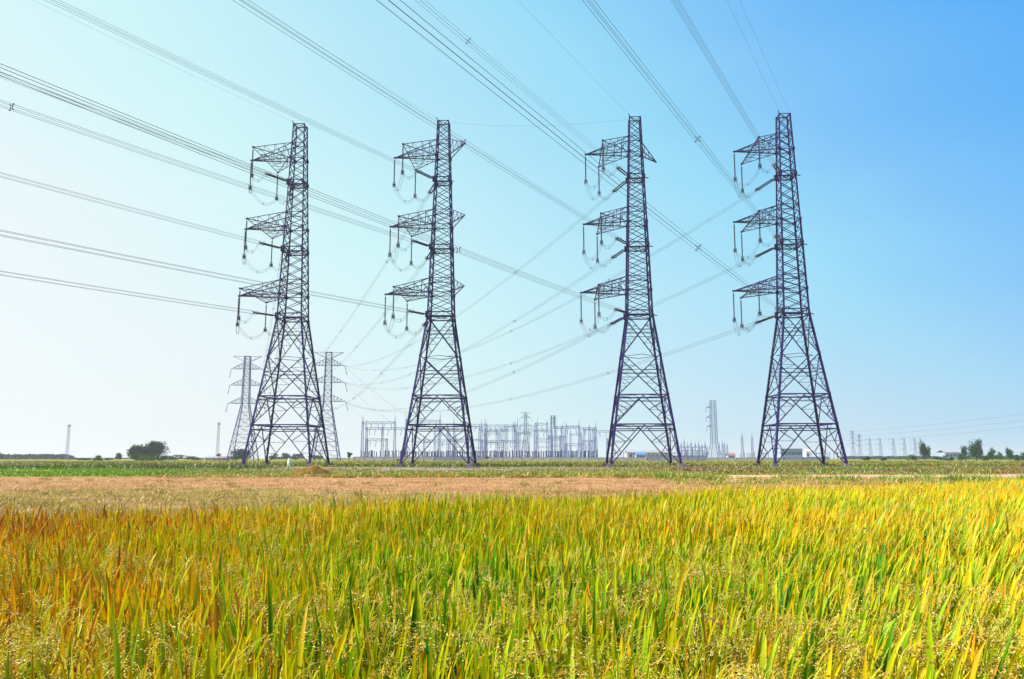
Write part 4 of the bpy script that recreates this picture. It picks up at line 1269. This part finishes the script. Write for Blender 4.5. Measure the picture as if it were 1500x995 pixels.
# ------------------------------------------------------------------ trees
def tree(px0, px1, top, Y, lab, name='broadleaf_tree', group=None, pal_=((.030, .075, .018), (.060, .120, .022)), nleaf=1500, trunk=.3, lobes=9, base_gap=.14, leaf=.5, seed=0, skirt=False, fill=1.0):
    r = np.random.default_rng(seed + 1000 + int(px0 * 7))
    x_, y_, _ = at((px0 + px1) / 2, Y)
    W = (px1 - px0) / F * Y * .99 / 2; Ht = zat(top, Y)
    root = empty(name, (x_, y_, 0))
    z0 = Ht * base_gap
    cz = (Ht + z0) / 2; rz = (Ht - z0) / 2
    # lobes inside the crown
    cen = []; rad = []
    for i in range(lobes):
        for _ in range(30):
            d = r.normal(0, 1, 3); d /= np.linalg.norm(d); d *= r.uniform(.25, .72)
            if skirt: d[2] = -abs(d[2]) if r.uniform() < .55 else d[2]
            break
        cen.append((d[0] * W, d[1] * W, cz + d[2] * rz)); rad.append(r.uniform(.36, .54))
    for i in range(max(3, lobes // 3)):        # low skirts of foliage
        if base_gap > .25: break
        an = r.uniform(0, 6.28); cen.append((math.cos(an) * W * .6, math.sin(an) * W * .5, z0 + rz * r.uniform(.2, .55))); rad.append(r.uniform(.38, .50))
    lobes = len(cen)
    m = MB()
    tr = max(.12, trunk)
    m.tube([(0, 0, -.1), (.05 * W, 0, z0 * .6), (r.uniform(-.1, .1) * W, 0, cz * .8), (r.uniform(-.1, .1) * W, 0, cz + rz * .3)], [tr * 1.35, tr, tr * .75, tr * .3], 7)
    for c in cen[:6]:
        m.tube([(.03 * W, 0, z0 * .9), ((c[0]) * .45, c[1] * .45, (z0 + c[2]) / 2 + .1), c], [tr * .55, tr * .35, tr * .12], 5)
    m.build('trunk', M['bark'], root)
    P = []; sh = []
    per = nleaf // lobes
    for c, q in zip(cen, rad):
        d = r.normal(0, 1, (per, 3)); d /= np.linalg.norm(d, axis=1, keepdims=True)
        d *= (r.uniform(.0, 1, (per, 1)) ** .45)
        d *= 1 + .25 * np.sin(d[:, :1] * 9 + c[0]) * np.cos(d[:, 1:2] * 7)
        q = q * fill
        sz = np.array([q * W * 1.05, q * W * 1.05, q * rz * .98])
        P.append(np.array(c) + d * sz); sh.append(np.full(per, r.uniform(0, 1)))
    P = np.concatenate(P); sh = np.concatenate(sh)
    P[:, 2] = np.maximum(P[:, 2], .25)
    n = len(P)
    u = r.normal(0, 1, (n, 3)); u /= np.linalg.norm(u, axis=1, keepdims=True)
    v = np.cross(u, r.normal(0, 1, (n, 3))); v /= np.linalg.norm(v, axis=1, keepdims=True)
    s_ = (leaf * r.uniform(.5, 1.1, n))[:, None]
    V = np.stack([P - u * s_, P - v * s_ * .5, P + u * s_, P + v * s_ * .5], 1).reshape(-1, 3)
    Q = np.arange(n * 4).reshape(n, 4)
    mixv = np.clip(sh * .6 + r.normal(.2, .25, n), 0, 1)[:, None]
    c = np.array(pal_[0]) * (1 - mixv) + np.array(pal_[1]) * mixv
    link_mesh('crown', np_mesh('crown', V, Q, None, np.repeat(c, 4, 0)), M['leaf'], root)
    tag(root, lab, 'tree' if 'tree' in name else 'bush', group)

DK = ((.005, .034, .010), (.018, .080, .010))
GN = ((.022, .085, .005), (.060, .16, .006))
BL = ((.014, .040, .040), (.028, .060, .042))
TG = 'trees along the horizon'
BG = 'bushes along the far field edge'
# left
tree(188, 214, 649, 520, 'left half of the big round dark tree at the left horizon', pal_=DK, nleaf=3600, lobes=11, fill=1.2, trunk=.5, base_gap=.10, leaf=.6, group=TG)
tree(200, 243, 646.5, 530, 'largest dark spreading tree on the left horizon', pal_=DK, nleaf=7000, lobes=16, fill=1.22, trunk=.6, base_gap=.08, leaf=.65, group=TG)
tree(199, 230, 664, 500, 'bright green bush in front of the largest left tree', 'bush', pal_=GN, nleaf=1600, lobes=8, trunk=.15, base_gap=.05, leaf=.4, group=BG)
tree(231, 246, 667, 505, 'dark bush at the right foot of the largest left tree', 'bush', pal_=DK, nleaf=900, lobes=6, trunk=.12, base_gap=.05, leaf=.4, group=BG)
tree(136, 151, 666, 470, 'spiky light green bush alone on the left field edge', 'bush', pal_=GN, nleaf=800, lobes=6, trunk=.12, base_gap=.05, leaf=.4, group=BG)
tree(168, 178, 663.5, 560, 'small round tree between the lone bush and the largest left tree', pal_=DK, nleaf=800, lobes=6, trunk=.15, base_gap=.2, leaf=.4, group=TG)
tree(-14, 5, 661, 620, 'tree cut by the left edge of the picture', pal_=DK, nleaf=800, lobes=6, leaf=.5, group=TG)
tree(111, 134, 670, 620, 'low hedge bush right of the far left wood', 'bush', pal_=BL, nleaf=900, lobes=7, trunk=.1, base_gap=.03, leaf=.45, group=BG)
tree(152, 166, 671, 640, 'low bush left of the small round tree', 'bush', pal_=BL, nleaf=500, lobes=5, trunk=.1, base_gap=.03, leaf=.45, group=BG)
tree(244, 272, 666, 640, 'bluish hedge clump right of the largest left tree', 'bush', pal_=BL, nleaf=1100, lobes=9, trunk=.1, base_gap=.03, leaf=.5, group=BG)
tree(270, 296, 667.5, 640, 'bluish lower hedge clump beside the farm house', 'bush', pal_=BL, nleaf=1000, lobes=9, trunk=.1, base_gap=.03, leaf=.5, group=BG)
tree(315, 326, 664, 640, 'small tree behind the farm house roofs', pal_=DK, nleaf=600, lobes=5, trunk=.15, leaf=.45, group=TG)
tree(337, 371, 656.5, 540, 'broad green tree behind the left leg of the leftmost big pylon', pal_=DK, nleaf=2600, lobes=11, trunk=.35, base_gap=.08, leaf=.55, group=TG)
for i, (a, b_, t, w) in enumerate(((392, 412, 665, 'left'), (408, 428, 662.5, 'middle'), (424, 446, 663, 'right'))):
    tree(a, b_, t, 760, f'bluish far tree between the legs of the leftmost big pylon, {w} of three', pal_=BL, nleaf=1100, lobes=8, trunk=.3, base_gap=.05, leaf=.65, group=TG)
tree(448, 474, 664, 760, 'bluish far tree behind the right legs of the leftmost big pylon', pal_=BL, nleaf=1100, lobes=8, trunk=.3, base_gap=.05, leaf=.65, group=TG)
tree(506.5, 516, 662.5, 480, 'small round topped tree on a thin trunk left of the pale pink wall', pal_=DK, nleaf=700, lobes=6, trunk=.16, base_gap=.38, leaf=.38, group=TG)
tree(707, 718, 668.5, 400, 'tiny flat topped tree just right of the second big pylon', pal_=GN, nleaf=600, lobes=6, trunk=.09, base_gap=.45, leaf=.28, group=TG)
tree(579, 586, 672, 430, 'tiny bush beside the left legs of the second big pylon', 'bush', pal_=GN, nleaf=300, lobes=4, trunk=.05, base_gap=.05, leaf=.2, group=BG)
# right
tree(1347.5, 1363.5, 642.5, 520, 'tall narrow dark tree standing alone on the right', pal_=DK, nleaf=2000, lobes=11, trunk=.3, base_gap=.10, leaf=.5, group=TG)
tree(1407, 1422, 648.5, 580, 'greyish tree behind the tallest right hand tree', pal_=BL, nleaf=1400, lobes=9, trunk=.3, base_gap=.10, leaf=.5, group=TG)
tree(1419, 1441, 638.5, 540, 'tallest dark tree on the right horizon', pal_=DK, nleaf=2800, lobes=13, trunk=.4, base_gap=.08, leaf=.55, group=TG)
tree(1446, 1461, 655.5, 520, 'leaning small dark tree right of the tallest right hand tree', pal_=DK, nleaf=1200, lobes=8, trunk=.22, base_gap=.10, leaf=.42, group=TG)
tree(1461, 1471, 660.5, 530, 'pale green small tree between two dark ones at the far right', pal_=GN, nleaf=700, lobes=6, trunk=.18, base_gap=.12, leaf=.4, group=TG)
tree(1472, 1486.5, 653.5, 520, 'round dark tree second from the right edge', pal_=DK, nleaf=1300, lobes=8, trunk=.22, base_gap=.14, leaf=.42, group=TG)
tree(1493, 1512, 661, 520, 'dark tree cut by the right edge of the picture', pal_=DK, nleaf=1000, lobes=7, trunk=.2, base_gap=.08, leaf=.42, group=TG)
for a, b_, t, w in ((1327, 1345, 664.5, 'round bush left of the tall narrow right hand tree'), (1370, 1389, 666, 'bush left of the pale warehouse'), (1390, 1398, 668.5, 'small bush in front of the pale warehouse'), (1399, 1418, 663.5, 'bush right of the pale warehouse'), (1440, 1450, 667, 'low bush at the foot of the leaning small tree'), (1486, 1496, 665.5, 'low bush near the right edge'), (1264, 1277, 667.5, 'bush at the foot of the first hooked pylon'), (1290, 1300, 669.5, 'tiny bush under the second hooked pylon')):
    tree(a, b_, t, 500, w, 'bush', pal_=GN if a % 2 else DK, nleaf=800, lobes=7, trunk=.12, base_gap=.04, leaf=.38, group=BG)

# far-off woods that read as one mass
def wood(px0, px1, top, Y, lab, n, pal_=BL, leaf=1.1, name='far_wood'):
    x0, x1 = at(px0, Y)[0], at(px1, Y)[0]; Ht = zat(top, Y)
    r = np.random.default_rng(int(px0 + 500))
    X = r.uniform(x0, x1, n); Yy = Y + r.uniform(-12, 12, n)
    hgt = Ht * (.86 + .10 * np.sin(X * .35) + .07 * np.sin(X * 1.1 + 2) + .05 * np.sin(X * 2.7)) * np.clip((x1 - X) / 6, .25, 1)
    Z = hgt * r.uniform(0, 1, n) ** .6
    P = np.stack([X, Yy, np.maximum(Z, .4)], 1)
    u = r.normal(0, 1, (n, 3)); u /= np.linalg.norm(u, axis=1, keepdims=True)
    v = np.cross(u, r.normal(0, 1, (n, 3))); v /= np.linalg.norm(v, axis=1, keepdims=True)
    s_ = (leaf * r.uniform(.5, 1.1, n))[:, None]
    V = np.stack([P - u * s_, P - v * s_ * .6, P + u * s_, P + v * s_ * .6], 1).reshape(-1, 3)
    mixv = r.uniform(0, 1, (n, 1))
    c = np.array(pal_[0]) * (1 - mixv) + np.array(pal_[1]) * mixv
    o = link_mesh(name, np_mesh(name, V, np.arange(n * 4).reshape(n, 4), None, np.repeat(c, 4, 0)), M['leaf'])
    tag(o, lab, 'wood', kind='stuff')
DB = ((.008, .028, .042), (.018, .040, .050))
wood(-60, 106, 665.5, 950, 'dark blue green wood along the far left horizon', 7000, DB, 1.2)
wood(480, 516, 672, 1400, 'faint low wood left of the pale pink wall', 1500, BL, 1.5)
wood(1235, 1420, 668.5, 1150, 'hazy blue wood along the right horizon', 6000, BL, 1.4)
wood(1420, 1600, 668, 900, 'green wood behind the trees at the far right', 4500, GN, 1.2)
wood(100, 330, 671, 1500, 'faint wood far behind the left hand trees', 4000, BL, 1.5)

# ------------------------------------------------------------------ small things on the fields
x_, y_, _ = gnd(458, 698)
root = empty('straw_heap', (x_, y_, .03))
hp_ = Pile()
n = 5200
ux = rng.uniform(-1, 1, n); uy = rng.uniform(-1, 1, n)
Wd = 1.75
hz_ = np.clip(1 - (np.abs(ux) ** 2.2) - uy ** 2, 0, 1) ** .6 * (.66 + .12 * np.sin(ux * 5 + 1) + .08 * np.sin(ux * 13))
bs = np.stack([ux * Wd, uy * 1.2, np.maximum(hz_ - .05, 0)], 1)
V, Q, C = blades(bs, rng.uniform(0, 6.28, n), rng.uniform(.15, .42, n), rng.uniform(.012, .03, n), rng.uniform(.5, 1.5, n), rng.uniform(.2, 1.2, n),
                 np.array([.40, .26, .05]) * rng.uniform(.6, 1.2, (n, 1)), np.array([.56, .38, .09]) * rng.uniform(.7, 1.2, (n, 1)), 2)
hp_.add(V, Q, C)
core = MB()
NX, NY = 18, 10
vv = []
for j in range(NY + 1):
    for i in range(NX + 1):
        a, b_ = -1 + 2 * i / NX, -1 + 2 * j / NY
        vv.append((a * Wd, b_ * 1.2, max(0, 1 - abs(a) ** 2.2 - b_ * b_) ** .6 * (.62 + .12 * math.sin(a * 5 + 1)) - .02))
core.add(vv, [(j * (NX + 1) + i, j * (NX + 1) + i + 1, (j + 1) * (NX + 1) + i + 1, (j + 1) * (NX + 1) + i) for j in range(NY) for i in range(NX)])
core.build('heap_core', M['strawbed'], root, True)
hp_.build('loose_straw', M['straw'], root)
tag(root, 'brown gold heap of rice straw at the field edge below the leftmost pylon', 'straw heap')

x_, y_, _ = gnd(422.5, 691)
root = empty('marker_stake', (x_, y_, 0))
m = MB(); m.bar((0, 0, 0), (0.03, 0, 1.2), .07, 'round'); m.build('stake', M['wood'], root)
m = MB()
m.lathe((.02, 0, .62), (.02, 0, 1), [(0, .05), (.03, .13), (.18, .17), (.4, .18), (.6, .13), (.78, .06), (.86, .015)], 10)
for q in range(5): m.bar((.02 + .14 * math.cos(q * 1.3), .14 * math.sin(q * 1.3), .66), (.02 + .17 * math.cos(q * 1.3 + .3), .17 * math.sin(q * 1.3 + .3), .5), .05, 'box')
m.build('white_sack', M['sack'], root, True)
tag(root, 'wooden stake topped with a white sack beside the straw heap', 'stake')
x_, y_, _ = gnd(381.5, 699)
m = MB(); m.tube([(0, 0, -.05), (.01, 0, .4), (-.01, 0, .84)], [.035, .032, .028], 7); m.bar((-.05, 0, .74), (.06, 0, .76), .03, 'box')
o = m.build('wooden_post', M['wood']); o.location = (x_, y_, 0)
tag(o, 'thin dark wooden post standing alone on the stubble left of the white topped stake', 'post')

# ------------------------------------------------------------------ haze
hz = MB(); hz.box((0, 3100, 33.5), (11200, 7000, 69.0))
hm = bpy.data.materials.new('haze_air'); hm.use_nodes = True
nt = hm.node_tree; nt.nodes.clear()
ho = nt.nodes.new("ShaderNodeOutputMaterial"); pv = nt.nodes.new("ShaderNodeVolumePrincipled")
pv.inputs['Color'].default_value = (.76, .76, .86, 1)
pv.inputs['Density'].default_value = .00016
pv.inputs['Anisotropy'].default_value = .15
nt.links.new(pv.outputs[0], ho.inputs['Volume'])
o = hz.build('haze', hm)
tag(o, 'thin pale haze over the whole plain', 'haze', kind='stuff')
